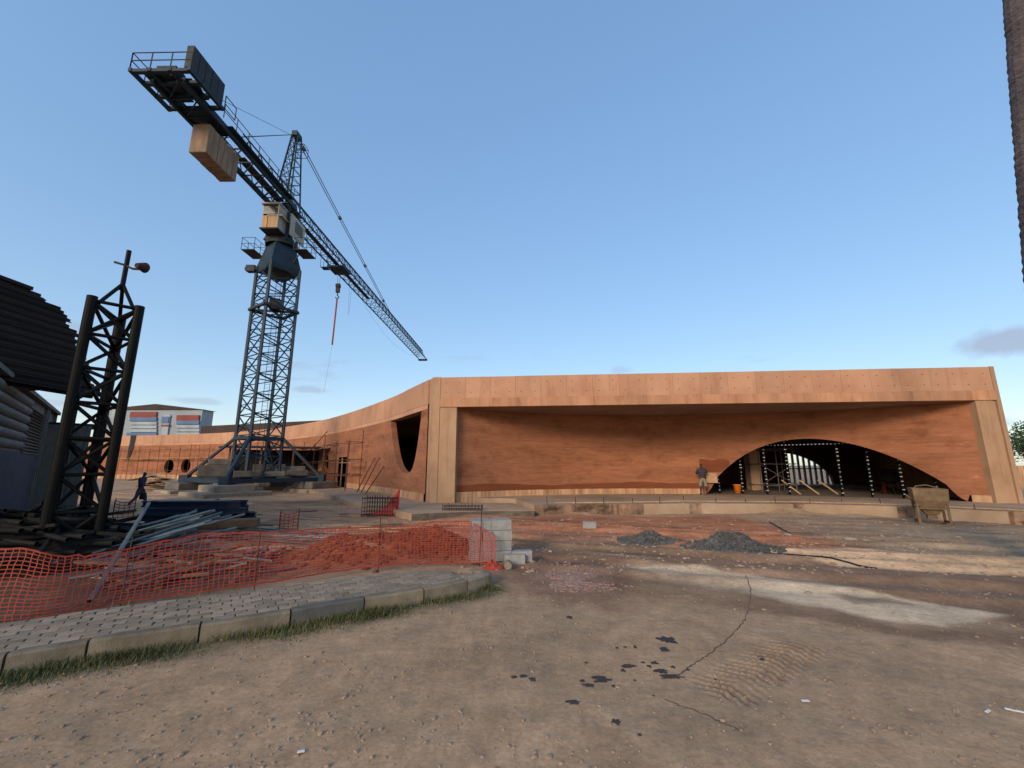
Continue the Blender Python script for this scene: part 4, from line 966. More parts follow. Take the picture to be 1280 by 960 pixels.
tl_ = MB().path(sag(Vector((hw0.x-.12,hw0.y,zc.z)), Vector((hw0.x-.5,hw0.y-.2,zc.z-5.5)), .0), .010, 3); tag(tl_.build('tag_line', M['rope']), 'thin tag line hanging below the red crane sling', 'rope')
# concrete footing and ballast
def cblock(name, c, d, rz, m, label, group=None, cat='concrete block'):
    o = MB().cbox((0,0,0), d, .04, jit=.006).build(name, m); o.location = c; o.rotation_euler.z = rz; return tag(o, label, cat, group)
fr = th0+R(45)
for k, (nm) in enumerate(('front','right','back','left')):
    c = base[k]*.93+CC
    cblock('footing_pad', (c.x, c.y, .02), (4.1,4.1,.55) if k == 0 else (3.4,3.4,.42), fr, M['conc'], {'front':'wide pale concrete pad under the foremost crane base foot','right':'concrete pad under the crane base foot by the scaffolded wall','back':'concrete pad under the rear crane base foot','left':'pale concrete pad under the crane foot beside the timber stack'}[nm])
    cblock('footing_block', (c.x, c.y, .50), (2.5,2.5,.5) if k == 0 else (2.7,2.2,.53), fr, M['conc'] if k == 0 else M['conc_dark'], {'front':'square pale concrete block under the foremost crane foot','right':'grey stained concrete block under the right crane foot','back':'stained concrete block under the rear crane foot','left':'dark streaked concrete block under the left crane foot'}[nm])
f_ = Vector((-.517,.856,0)); r_v = Vector((.856,.517,0))
for a_, b_, w_, d_, z_, h_, m_, lb in ((-2.6,-.6,2.0,1.2,1.22,.85,'conc_dark','pale square ballast block left of the mast on the crane base'),(-3.0,1.5,1.6,1.2,1.22,.6,'conc_dark','dark ballast block at the rear left of the crane base'),
    (2.5,.3,2.2,1.2,1.22,.75,'conc_dark','dark ballast block right of the mast on the crane base'),(2.9,-1.2,1.5,1.0,1.22,.45,'conc_dark','low dark ballast block near the right raking strut'),
    (-.5,-2.6,1.7,.8,1.22,.42,'conc_dark','low ballast block in front of the mast foot'),(1.0,2.6,2.4,1.1,1.22,.9,'conc_dark','ballast block behind the mast foot'),(-2.3,-.5,1.5,1.0,2.075,.45,'conc_dark','small ballast block lying on the pale square one'),
    (1.3,-2.3,1.4,.7,1.22,.36,'conc_dark','thin ballast slab between the mast and right strut')):
    p = CC+r_v*a_+f_*b_; cblock('ballast_block', (p.x,p.y,z_+h_/2), (w_,d_,h_), R(31)+random.uniform(-.08,.08), M[m_], lb)
sh = thing('site_shelter', 'low dark open shelter with a flat sheet roof behind the crane mast', 'shelter', (CC.x-1.6, CC.y+6.2, 0), R(24))
for x in (-3.8,-1.4,1.2,3.8):
    for y in (-1.3,1.3): MB().box((x,y,1.8),(.14,.14,3.6)).build('post', M['timber'], sh)
MB().box((0,0,3.72),(9.2,3.6,.10),M=Matrix.Rotation(R(4),3,'X')).build('roof', M['shed_roof'], sh)
MB().box((0,1.35,1.75),(7.8,.06,3.5)).build('back_wall', M['scrap'], sh)
MB().box((0,-1.32,.75),(7.8,.06,1.5)).build('front_board', M['timber'], sh)

# ================================================================ PIPE TOWER (left)
pt = thing('pipe_tower', 'black triangular tower of welded steel pipes with a floodlight pole on top', 'tower', (-9.9, 9.9, 0))
pc = [Vector((-9.93,9.27,0)), Vector((-9.33,9.87,0)), Vector((-10.62,10.75,0))]
o0 = Vector((-9.9,9.9,0)); pc = [p-o0 for p in pc]; ZP = 6.0
for k, p in enumerate(pc): MB().pipe(V3(p,-.1), V3(p,ZP-.02*k), .10 if k < 2 else .115, 14).build('chord', M['tower'], pt, smooth=False)
nl = 7; zl = [.25+(ZP-.35)*k/nl for k in range(nl+1)]
br = MB().tube((0,0,0),(0,0,1),.042,8).mesh('brace', M['tower'])
for a_, b_ in ((0,1),(1,2),(2,0)):
    for k in range(nl+1):
        link('brace', br, pt, seg_matrix(V3(pc[a_],zl[k]), V3(pc[b_],zl[k])))
        if k < nl:
            if (k+a_)%2 == 0: link('brace', br, pt, seg_matrix(V3(pc[a_],zl[k]), V3(pc[b_],zl[k+1])))
            else: link('brace', br, pt, seg_matrix(V3(pc[b_],zl[k]), V3(pc[a_],zl[k+1])))
            if a_ in (0,2): link('brace', br, pt, seg_matrix(V3(pc[b_],zl[k]), V3(pc[a_],zl[k+1])))
mc = (pc[0]+pc[1]+pc[2])/3
for p in pc: link('brace', br, pt, seg_matrix(V3(p.lerp(mc,.25),ZP-.1), V3(mc,ZP+.62)))
pole = MB().tube(V3(mc,ZP+.45), V3(mc,ZP+1.55), .055, 8).build('pole', M['tower'], pt)
arm = MB().path([V3(mc,ZP+1.15)+Vector((-.32,0,.08)), V3(mc,ZP+1.15)+Vector((-.05,0,.0)), V3(mc,ZP+1.15)+Vector((.2,-.03,-.12)), V3(mc,ZP+1.15)+Vector((.38,-.05,-.14))], .03, 6).build('lamp_arm', M['rust'], pt)
lp = MB().tube(V3(mc,ZP+1.12)+Vector((.34,-.08,-.02)), V3(mc,ZP+1.12)+Vector((.36,.14,.02)), .06, 14, .14).build('floodlight', M['rust'], pt)
MB().tube(V3(mc,ZP+1.12)+Vector((.36,.13,.02)), V3(mc,ZP+1.12)+Vector((.362,.16,.022)), .125, 14).build('lens', M['led'], lp)

# ================================================================ SHED AND CABINS (left edge)
shd = thing('corrugated_shed', 'dark steel shed with a steep roof of rusty overlapping sheets', 'shed', (-17.2, 10, 0))
RX, RZ, EX, EZ = 0, 8.2, 2.5, 4.5
nrow = 13
for k in range(nrow):
    f0, f1 = k/nrow, (k+1.25)/nrow
    y1 = 4.3+(.55 if 1 <= k <= 4 else .35 if k > 4 else 0)+random.uniform(-.15,.15); b = MB()
    x0, z0, x1, z1 = RX+(EX-RX)*f0, RZ+(EZ-RZ)*f0, RX+(EX-RX)*f1, RZ+(EZ-RZ)*f1
    # each sheet: a shallow ribbed strip, lifted at its lower edge
    prof = []
    for j in range(7):
        t = j/6; prof.append((x0+(x1-x0)*t+.035*math.sin(t*math.pi*4)+.06*t, z0+(z1-z0)*t+.02*math.sin(t*math.pi*4)+.04*t))
    vs = []
    for y in (-7+random.uniform(-.1,.1), y1):
        for x, z in prof: vs.append((x,y,z))
        for x, z in prof[::-1]: vs.append((x-.03,y,z-.02))
    n = 14; b.add(vs, [(i_,(i_+1)%n,n+(i_+1)%n,n+i_) for i_ in range(n)]+[tuple(range(n-1,-1,-1)),tuple(range(n,2*n))])
    b.build('roof_sheet', M['shed_roof'], shd)
MB().prism([(-.2,-7),(.15,-7),(.15,3.9),(-.2,3.9)], RZ-.02, RZ+.1).build('ridge_cap', M['shed_roof'], shd)
b = MB(); b.add([(-.1,-7,RZ-.1),(-.1,4.6,RZ-.1),(-6,4.6,4.4),(-6,-7,4.4)], [(0,1,2,3)]); b.build('rear_roof', M['shed_roof'], shd)
for y in (-6,-2.5,1.0,4.2):
    MB().box((2.1,y,2.4),(.18,.18,4.9)).build('post', M['tower'], shd)
    b = MB().tube((2.2,y,4.75),(0.05,y,7.95),.07,4).tube((2.2,y,4.75),(-6,y,4.3),.07,4); b.build('rafter', M['tower'], shd)
for z, x in ((4.45,2.35),(5.3,1.85),(6.3,1.15)): MB().box((x,-1.2,z),(.12,11.4,.14)).build('purlin', M['tower'], shd)
MB().box((-6,-1.2,2.2),(.08,11.6,4.4)).build('rear_wall', M['scrap'], shd)
# cabin with bulging side sheets, louvre and blue ribbed door
W0, W1 = A(0,462,4.68), A(71,517,4.68); W0 = Vector((W0.x,W0.y,0)); W1 = Vector((W1.x,W1.y,0)); dW = (W1-W0).normalized(); W00 = W0-dW*4
nW = Vector((dW.y,-dW.x,0))
if nW.dot(-W0) < 0: nW = -nW
cab2 = thing('site_cabin', 'grey sheet-clad site cabin with a louvre vent and blue ribbed door', 'cabin', (W00.x,W00.y,0))
WL = (W1-W00).length
def CW_(s, o, z): p = dW*s+nW*o; return Vector((p.x,p.y,z))
def cprism(s0, s1, o0, o1, z0, z1):
    q = [CW_(s0,o0,0),CW_(s1,o0,0),CW_(s1,o1,0),CW_(s0,o1,0)]; return MB().prism([tuple(p.xy) for p in q], z0, z1)
cprism(0, WL, -2.6, -.06, .05, 4.6).build('body', M['shed_trim'], cab2)
def s_at(px, py):
    best = None
    for k in range(800):
        s = WL*k/799; p = W00+dW*s
        if p.y < .5: continue
        q = D(px,py,p.y); e_ = abs(q.x-p.x)
        if best is None or e_ < best[0]: best = (e_, s, q.z)
    return best[1], best[2]
sl0, zl1 = s_at(40,508); sl1, _ = s_at(57,520); _, zl0 = s_at(34,563); sd1, zd = s_at(30,556)
zdoor = 2.55; nb_ = 6
for k in range(nb_):                           # bulged horizontal sheets above the door
    z0, z1 = zdoor+.08+(4.55-zdoor-.08)*k/nb_, zdoor+.08+(4.55-zdoor-.08)*(k+1)/nb_; b = MB(); vs = []
    for s_ in (.05, sl0-.12):
        for j in range(9): t = j/8; p = CW_(s_, -.04+.10*math.sin(math.pi*t)**.7, z0+(z1-z0-.02)*t); vs.append(p)
    b.add(vs, [(j,j+1,9+j+1,9+j) for j in range(8)]+[tuple(range(8,-1,-1)), tuple(range(9,18))]); b.build('side_sheet', M['shed'], cab2)
nlv = 15
lvz = [zl0-.1+(4.35-zl0+.1)*k/nlv for k in range(nlv)]
for z in lvz:
    b = MB(); p = CW_((sl0+sl1)/2,.0,z); b.box(p,(sl1-sl0,.10,.02),M=Matrix.Rotation(math.atan2(dW.y,dW.x),3,'Z')@Matrix.Rotation(R(35),3,'X')); b.build('louvre_slat', M['shed_trim'], cab2)
b = MB(); vs = []; nr_ = 46
for z in (.1, zdoor):
    for j in range(nr_*2+1): vs.append(CW_(.05+(sl1-.1)*j/(nr_*2), -.03+(.04 if (j//1)%2 else 0), z))
n = nr_*2+1; b.add(vs, [(j,j+1,n+j+1,n+j) for j in range(n-1)]); b.build('ribbed_door', M['shed_door'], cab2)
for s_, wd in ((sl1+.15,.14),(sl1+.75,.2),(WL-.12,.24)): cprism(s_-wd/2, s_+wd/2, -.055, .05, .05, 4.6).build('corner_trim', M['shed_trim'], cab2)
cprism(-.1, WL+.12, -2.7, .14, 4.6, 4.74).build('roof', M['shed_trim'], cab2)
cprism(sl1+.3, sl1+.62, -.05, .0, .3, 4.3).build('side_panel', M['shed'], cab2)
c0 = D(78,560,20.5); c1 = D(108,560,20.5)
hut = thing('small_hut', 'narrow pale grey hut standing beyond the blue-doored cabin', 'hut', (c0.x, 20.5, 0), R(45))
hwid = (c1.x-c0.x)*.74
MB().box((hwid/2-.6,1.3,2.0),(hwid+1.2,2.6,4.0)).build('body', M['shed_trim'], hut)
MB().box((hwid/2-.6,1.5,4.06),(hwid+1.5,2.9,.12)).build('roof', M['shed_roof'], hut)
for x in (.15,hwid*.5,hwid-.1): MB().box((x,-.03,2.0),(.08,.06,4.0)).build('batten', M['shed'], hut)
MB().box((hwid*.72,-.02,1.2),(hwid*.36,.05,2.1)).build('door', M['shed'], hut)

# ================================================================ ORANGE SAFETY NET
net = thing('safety_fence', 'sagging orange plastic mesh fence on thin rebar stakes along the pavement', 'fence')
FB = [A(-260,812,.0),A(-130,803,.0),A(0,790,.0),A(60,782),A(150,766),A(240,752),A(330,739),A(430,722),A(520,712),A(588,708),A(622,709)]
FB = [Vector((p.x,p.y,0)) for p in FB]; FBH = [.95,.9,.9,.74,.82,.94,.89,.84,.78,.80,.46]
fcv = Curve(catmull(FB, 16)); tk = [fcv.l[min(len(fcv.l)-1, k*16)] for k in range(len(FB))]
def fh(t): return float(np.interp(t, tk, FBH))
def NP(t, v):                                  # v = 0 bottom .. 1 top; net leans and billows
    p, d = fcv.at(t); n = Vector((-d.y, d.x, 0)); h = fh(t)
    o = .16*v+.05*math.sin(t*1.7+1)*math.sin(v*2.6)+.008*math.sin(t*9.1+v*5)+.015*math.sin(t*4.3+v*3.1)
    zz_ = v*h+.004*math.sin(t*11+v*3); q = p+n*o+d*(.012*math.sin(v*5+t*2))
    return Vector((q.x, q.y, max(gz(p.x,p.y),-.02)+.03+zz_+(.10*(1-v) if t > tk[4]-.5 and t < tk[8] else .05)))
nm = MB(); NV = 18; st_ = .072; NT = int(fcv.L/st_)
G_ = [[NP(k*st_+random.gauss(0,.004), j/NV)+Vector((0,random.gauss(0,.004),random.gauss(0,.003))) for j in range(NV+1)] for k in range(NT+1)]
def strand(pts, wv, m=nm):
    vs = []
    for p in pts: vs += [p-wv, p+wv]
    m.add(vs, [(2*i_,2*i_+1,2*i_+3,2*i_+2) for i_ in range(len(pts)-1)])
for j in range(NV+1): strand([G_[k][j] for k in range(NT+1)], Vector((0,0,.0058 if 0 < j < NV else .012)))
for k in range(NT+1):
    d = fcv.at(k*st_)[1]; strand(G_[k], d*.0052)
nm.build('mesh_net', M['net'], net)
for px in (-150,176,330,476,597):
    b0 = fcv.p[min(range(len(fcv.p)), key=lambda i_: abs((fcv.p[i_].x/fcv.p[i_].y)-((px-640)/FPX)))]
    q = Vector((b0.x+.08,b0.y+.1,0)); MB().tube(on(q,-.2), on(q+Vector((random.uniform(-.05,.05),.08,0)),1.02 if px < 500 else 1.25), .009, 6).build('rebar_stake', M['rust'], net)
# knot of spare net at the block stack
def crumple(name, c, rx, ry, rz, m, label, cat, n=34, seed=0, peak=None):
    b = MB(); vs = []
    for a in range(n):
        for r in range(9):
            f = r/8; t = 2*math.pi*a/n; k = 1+.55*float(fbm(np.array([3*math.cos(t)+seed]),np.array([3*math.sin(t)+f*2]),3,seed)[0])
            z = rz*(1-f**1.4)*(.75+.9*float(vnoise(np.array([a*.9+seed]),np.array([f*6]),seed)[0]))
            x, y = c[0]+math.cos(t)*rx*f*k, c[1]+math.sin(t)*ry*f*k
            if peak and f < .45: x += peak[0]*(1-f/.45); y += peak[1]*(1-f/.45); z += peak[2]*(1-f/.45)**1.5
            vs.append((x,y,gz(c[0],c[1])+max(.0,z)+.004))
    b.add(vs, [(a*9+r, ((a+1)%n)*9+r, ((a+1)%n)*9+r+1, a*9+r+1) for a in range(n) for r in range(8)])
    o = b.build(name, m); return tag(o, label, cat)
kn = A(615,711); crumple('net_bundle', (kn.x,kn.y), .22, .17, .13, M['net'], 'bright orange bunch of spare netting at the foot of the block stack', 'netting', seed=3)
rt = A(487,644); crumple('red_netting', (rt.x,rt.y), .75, .35, .25, M['netred'], 'red netting draped over a stake in front of the rebar cage', 'netting', seed=8, peak=(.35,.1,.75))
rt = A(447,640); crumple('pink_sheet', (rt.x,rt.y), 1.0, .4, .12, M['rubble'], 'pale pink crumpled sheet lying beside the rebar cage', 'sheet', seed=5)
def net_panel(name, p, q, h, label, tilt=.1):
    o = thing(name, label, 'fence', (p.x,p.y,0)); d = (q-p); L_ = d.length; d.normalize(); n = Vector((-d.y,d.x,0)); b = MB(); K = max(3,int(L_/.13)); J_ = max(3,int(h/.11))
    def f(k,j): s_ = L_*k/K; v = j/J_; return d*s_+n*(tilt*v+.06*math.sin(s_*3+v*3))+Vector((0,0,.02+v*h*(1-.15*math.sin(math.pi*s_/L_))))
    for j in range(J_+1): strand([f(k,j) for k in range(K+1)], Vector((0,0,.014)), b)
    for k in range(K+1): strand([f(k,j) for j in range(J_+1)], d*.012, b)
    b.build('mesh_net', M['net'], o)
    for s_ in (0,L_): MB().tube(d*s_+Vector((0,0,-.15)), d*s_+Vector((0,0,h+.12)), .012, 6).build('rebar_stake', M['rust'], o)
    return o
net_panel('net_barrier', A(140,652), A(166,650), .75, 'short orange net panel behind the walking man', .1)
net_panel('net_barrier', A(349,664), A(372,662), .55, 'small orange net scrap staked by the clay heap', .1)

# ================================================================ HEAPS OF STEEL AND TIMBER
def lay(name, mesh, p, q, label, cat, group):
    o = link(name, mesh, None, seg_matrix(p, q)); return tag(o, label, cat, group)
tube_me = MB().pipe((0,0,0),(0,0,1),.034,10,.2).mesh('steel_tube', M['tube'])
def tube_len(L_, r=.034): return MB().pipe((0,0,0),(0,0,L_),r,10,.2).mesh('steel_tube', M['tube'])
def place_rod(name, me_, c, az, tilt, L_, label, cat, group):
    d = Vector((math.cos(az)*math.cos(tilt), math.sin(az)*math.cos(tilt), math.sin(tilt))); p = Vector(c)-d*L_/2
    o = link(name, me_); o.matrix_world = Matrix.Translation(p)@d.to_track_quat('Z','Y').to_matrix().to_4x4(); return tag(o, label, cat, group)
lens = [1.5,1.9,2.3,2.8]; tm = [tube_len(l, random.choice((.03,.035,.042))) for l in lens]
HC = A(185,690); HC = Vector((HC.x,HC.y,0))
for k in range(54):                            # fan of galvanised props
    i_ = random.randrange(4); lay_ = k//9; c = HC+Vector((random.uniform(-1.0,1.1)*(1-.08*lay_),random.uniform(-.8,.9)*(1-.08*lay_),0)); az = R(62)+random.gauss(0,.28)
    place_rod('steel_tube', tm[i_], (c.x,c.y,.10+.085*lay_+.05*random.random()), az, random.gauss(0,.04)+.05*lay_, lens[i_], 'galvanised steel tube in the fanned heap under the navy beams', 'steel tube', 'tubes fanned beneath the navy beams')
# lone long prop leaning out of the heap
p_, q_ = A(112,752,.08), D(186,629,9.6+1.4)
tag(MB().pipe(p_, q_, .04, 12, .15).build('leaning_prop', M['tube']), 'long pale steel prop leaning up over the heap behind the net', 'steel prop')
# short offcuts seen through the net
offl = [.5,.8,1.1,1.5]; offm = [MB().cbox((0,0,l/2),(.075,.05,l),.006).mesh('timber_offcut', M['timber']) for l in offl]; offt = [tube_len(l,.03) for l in offl]
for k in range(64):
    px = random.uniform(120,350); base_y = 768-(px)*.078; py = base_y-random.uniform(14,58); c = A(px,py); i_ = random.randrange(4)
    z = gz(c.x,c.y)+.06+.05*(k%4)
    if k%3: place_rod('timber_offcut', offm[i_], (c.x,c.y,z), random.uniform(-.6,2.4), random.gauss(0,.10), offl[i_], 'weathered timber offcut littered behind the orange net', 'timber', 'offcuts littered behind the net')
    else: place_rod('steel_tube', offt[i_], (c.x,c.y,z), random.uniform(-.4,2.2), random.gauss(0,.10), offl[i_], 'short steel tube littered among the offcuts behind the net', 'steel tube', 'short tubes behind the net')
rod = tube_len(4.2,.022)
for k in range(12):
    c = A(345,672+random.uniform(-8,9)); place_rod('steel_rod', rod, (c.x+random.uniform(-.5,.3),c.y,gz(c.x,c.y)+.05+.03*(k%3)), R(168)+random.gauss(0,.07), 0, 4.2, 'long thin steel rod lying on the soil beside the beam stack', 'steel rod', 'long rods beside the beam stack')
# navy formwork beams stacked on bearers
def hbeam(L_, h=.19, w_=.16):
    b = MB(); b.box((0,0,h/2-.02),(L_,w_,.04)).box((0,0,-h/2+.02),(L_,w_,.04)).box((0,0,0),(L_,.04,h-.08)); return b
bms = [hbeam(l).mesh('steel_beam', M['navy']) for l in (2.6,2.8,3.0)]
BC = A(250,664); BC = Vector((BC.x-.1,BC.y+.45,0)); gb = gz(BC.x,BC.y)
for x in (-1.0,1.0): tag(MB().cbox((BC.x+x,BC.y,gb+.07),(.16,1.7,.16),.01).build('bearer', M['timber']), 'timber bearer on the soil under the navy beam stack', 'timber', 'bearers under the beam stack')
zb = gb+.16
for lv in range(4):
    nb_ = 6-lv
    for j in range(nb_):
        o = link('steel_beam', bms[(lv+j)%3]); o.location = (BC.x+random.uniform(-.28,.28)-.1*lv, BC.y-.75+j*.21+.10*lv, zb+.095); o.rotation_euler = (random.gauss(0,.03), 0, R(3)+random.gauss(0,.035))
        tag(o, 'navy painted steel formwork beam in the stack on timber bearers', 'steel beam', 'navy beams in the stack')
    zb += .192
pk = MB().cbox((0,0,0),(3.1,.16,.26),.012).build('timber_baulk', M['timber']); pk.location = (BC.x+.75, BC.y-1.15, gb+.30); pk.rotation_euler = (.15,-.03,R(4)); tag(pk, 'thick weathered timber baulk leaning along the front of the navy stack', 'timber')
pk = MB().cbox((0,0,0),(2.6,.12,.14),.012).build('timber_baulk', M['timber']); pk.location = (BC.x+.6, BC.y-1.35, gb+.10); pk.rotation_euler = (0,0,R(2)); tag(pk, 'low timber baulk on the soil at the foot of the navy stack', 'timber')
pk = MB().cbox((0,0,0),(3.6,.10,.12),.012).build('timber_baulk', M['scrap']); pk.location = (A(196,660).x, A(196,660).y-.1, .48); pk.rotation_euler = (0,R(-10),R(52)); tag(pk, 'dark timber baulk sloping across the left end of the navy stack', 'timber')
# black scrap under and beside the pipe tower
scl = [1.2,1.8,2.4]; scm = [MB().cbox((0,0,l/2),(.10,.07,l),.01).mesh('scrap_bar', M['scrap']) for l in scl]+[MB().pipe((0,0,0),(0,0,l),.05,8).mesh('scrap_pipe', M['scrap']) for l in scl]
heap = MB(); hc = Vector((-11.6,9.9,0)); vs = []; n = 46
for a in range(n):
    for r in range(14):
        f = r/13; t = 2*math.pi*a/n; x, y = hc.x+math.cos(t)*3.6*f, hc.y+math.sin(t)*2.2*f
        vs.append((x,y,gz(x,y)-.03+1.0*(1-f**2)*(.7+.7*float(fbm(np.array([x*1.6]),np.array([y*1.6]),4,12)[0]+.3))))
heap.add(vs, [(a*14+r, ((a+1)%n)*14+r, ((a+1)%n)*14+r+1, a*14+r+1) for a in range(n) for r in range(13)])
kind(tag(heap.build('scrap_heap', M['scrap']), 'low heap of dark scrap around the pipe tower foot', 'scrap heap'), 'stuff')
for k in range(130):
    t, f = random.uniform(0,6.28), random.random()**.6; x, y = hc.x+math.cos(t)*3.4*f, hc.y+math.sin(t)*2.1*f
    z = .98*(1-f**2)*.95+.08; i_ = random.randrange(6); az = R(random.choice((10,30,150,170)))+random.gauss(0,.35)
    place_rod('scrap_bar' if i_ < 3 else 'scrap_pipe', scm[i_], (x,y,z), az, random.gauss(0,.10)-.0, scl[i_%3], ('black scrap bar' if i_ < 3 else 'black scrap pipe')+' tangled in the heap round the pipe tower', 'scrap', 'black scrap bars' if i_ < 3 else 'black scrap pipes')

# ================================================================ CONCRETE BLOCKS
BLx, BLy, BLz = .45, .225, .218
def hollow_block():
    b = MB(); t = .04; L_, W_, H_ = BLx-.016, BLy-.014, BLz-.012
    for s_ in (-1,1): b.box((0,s_*(W_-t)/2,0),(L_,t,H_))
    for x in (-(L_-t)/2, 0, (L_-t)/2): b.box((x,0,.0),(t,W_-2*t,H_-.004))
    b.box((0,0,H_/2-.012),(L_-2*t,W_-2*t,.022))
    return b.mesh('concrete_block', M['block'])
hbm = hollow_block()
S0 = A(588,708); S0 = Vector((S0.x, S0.y+.16, 0)); az = R(12); bx_, by_ = Vector((math.cos(az),math.sin(az),0)), Vector((-math.sin(az),math.cos(az),0))
gs = gz(S0.x+.4,S0.y+.3)
for lv in range(4):
    cells = [(0,0,0),(0,1,0),(1.02,0,0),(1.02,1,0)] if lv%2 else [(.26,0,1),(.76,0,1),(.26,1.0,1),(1.26,0,1)]
    cells = [(0.25,.0,0),(.25,1.0,0),(1.27,.05,0),(1.27,1.05,0)] if lv != 2 else [(.02,.5,1),(.52,.5,1),(1.04,.5,1),(1.54,.5,1)]
    for a_, b_, rt_ in cells:
        p = S0+bx_*(a_*BLx+.10)+by_*(b_*BLy+.11)+Vector((0,0,gs+BLz*(lv+.5)))
        p += Vector((random.uniform(-.012,.012),random.uniform(-.012,.012),0))
        o = link('concrete_block', hbm); o.location = p-Vector((0,0,.005*lv)); o.rotation_euler.z = az+(math.pi/2 if rt_ else 0)+random.gauss(0,.02)
        cn_ = ('bottom','second','third','top')[lv]; tag(o, 'grey hollow concrete block in the %s course of the stack by the pavement nose' % cn_, 'concrete block', 'blocks in the %s course of the stack' % cn_)
def one_block(px, py, rot, label, dz=0, off=(0,0)):
    c = A(px,py); o = link('concrete_block', hbm); o.location = (c.x+off[0],c.y+off[1],gz(c.x,c.y)+dz); o.rotation_euler = rot; return tag(o, label, 'concrete block')
one_block(640,708, (0,0,R(8)), 'loose grey block standing at the right foot of the stack', .11, (.05,.25))
one_block(650,704, (R(90),0,R(6)), 'fallen block lying with its two open cells facing the road', .112, (.04,.12))
one_block(737,661, (0,0,R(-8)), 'single pale concrete block standing alone on the red soil', .10)
cyl = MB().tube((0,0,0),(.0,.22,.0),.075,14).build('concrete_cylinder', M['conc']); c = A(635,712); cyl.location = (c.x,c.y,gz(c.x,c.y)+.07); tag(cyl, 'small round concrete test cylinder lying by the orange net bunch', 'cylinder')

# ================================================================ GRAVEL HEAPS, HOSE, STONES
def gravel_heap(name, px0, px1, py, hpx, label, seed):
    a_, b_ = A(px0,py), A(px1,py); c = (a_+b_)/2; rx = (b_-a_).length/2; ry = rx*.6; hgt = hpx; b = MB()
    def HP(f, t): return max(0,1-f)**1.35*(1+.6*f*math.sin(2*t+seed)+.5*f*math.sin(5*t+2*seed))
    vs = []; n = 40
    for a in range(n):
        for r in range(12):
            f = r/11; t = 2*math.pi*a/n; k = 1+.35*float(fbm(np.array([2*math.cos(t)+seed]),np.array([2*math.sin(t)]),3,seed)[0])
            x, y = c.x+math.cos(t)*rx*f*k, c.y+math.sin(t)*ry*f*k; vs.append((x,y,gz(x,y)-.02+hgt*HP(f,t)*(.65+.8*float(vnoise(np.array([x*3]),np.array([y*3]),seed)[0]))))
    b.add(vs, [(a*12+r, ((a+1)%n)*12+r, ((a+1)%n)*12+r+1, a*12+r+1) for a in range(n) for r in range(11)])
    for _ in range(1500):
        t, f = random.uniform(0,6.28), random.random()**.6*1.35; x, y = c.x+math.cos(t)*rx*f, c.y+math.sin(t)*ry*f
        icos(b, (x,y,gz(x,y)+hgt*HP(min(f,1),t)*(.65+.8*float(vnoise(np.array([x*3]),np.array([y*3]),seed)[0]))), random.choice((.014,.02,.03,.045))*random.uniform(.8,1.3), .8)
    kind(tag(b.build(name, M['gravel']), label, 'gravel heap'), 'stuff')
gravel_heap('gravel_heap', 782, 842, 676, .26, 'small dark gravel heap near the lone block', 4)
gravel_heap('gravel_heap', 868, 962, 684, .40, 'larger black gravel heap with the hose trailing away', 9)
hs = [A(*p) for p in [(955,689),(985,692),(1020,697),(1060,703),(1096,709)]]
hose = MB().path([on(p,.015) for p in catmull(hs,6)], .02, 6).build('black_hose', M['black']); tag(hose, 'black hose lying on the soil from the larger gravel heap', 'hose')
for k, (px, py, r) in enumerate([(1035,672,.14),(1062,673,.16),(1082,675,.08),(1108,676,.11),(1008,670,.10),(765,664,.12),(783,666,.09),(795,662,.08),(688,690,.07),(672,688,.06),(1010,740,.06),(573,681,.06),(600,672,.05),(420,668,.10),(1145,664,.05),(985,668,.12)]):
    b = MB(); icos(b, (0,0,0), r, .55); o = b.build('stone', M['conc']); p = A(px,py); o.location = on(p, r*.12); tag(o, 'pale stone lying loose on the reddish soil in front of the apron', 'stone', 'loose stones on the soil')
st = MB().tube(on(A(962,654),.05), on(A(988,668),.05), .02, 6).build('iron_bar', M['rust']); tag(st, 'rusty iron bar lying on the red soil by the grey apron', 'iron bar')
for px, py, w_, a_ in ((1007,877,.07,.1),(1235,890,.08,.5),(1268,889,.12,-.4),(376,943,.05,.4)):
    b = MB(); b.cbox((0,0,0),(w_,.025,.006),.002).build if False else None
    o = MB().cbox((0,0,0),(w_,.022,.008),.002).build('paper_scrap', M['white']); p = A(px,py); o.location = on(p,.012); o.rotation_euler = (.1,.05,a_); tag(o, 'small white paper scrap lying on the bare dirt', 'litter', 'paper scraps on the dirt')
for k in range(26):                            # scattered boards in the left yard
    px, py = random.uniform(300,560), random.uniform(624,668)
    if px > 430 and py < 640: continue
    L_ = random.uniform(.5,1.9); o = MB().cbox((0,0,0),(L_,random.uniform(.08,.2),.03),.004).build('plank', M['plank'] if k%3 else M['timber']); p = A(px,py); o.location = on(p,.025); o.rotation_euler = (random.gauss(0,.04),random.gauss(0,.03),random.uniform(-.5,.6)); tag(o, 'loose plank lying flat on the open soil in front of the curved wing', 'plank', 'planks scattered before the curved wing')
# white sheet rag by the crane footing
rg = A(372,613); crumple('white_rag', (rg.x,rg.y), 1.1, .5, .45, M['cloth'], 'dirty white plastic sheet crumpled against the right crane footing', 'sheet', seed=11)
rc = A(212,615); 
for k in range(16):                            # plywood and planks beyond the walker
    o = MB().cbox((0,0,0),(random.uniform(1.6,3.2),random.uniform(.25,1.1),.03),.004).build('plywood_sheet', M['plank'])
    p = A(195+random.uniform(-16,22), 613); o.location = (p.x,p.y+random.uniform(-.8,.8),gz(p.x,p.y)+.10+.075*k); o.rotation_euler = (random.gauss(0,.05),random.gauss(0,.09),random.uniform(-.5,.5)); tag(o, 'pale plywood board in the loose stack behind the walking man', 'board', 'plywood boards in the stack')

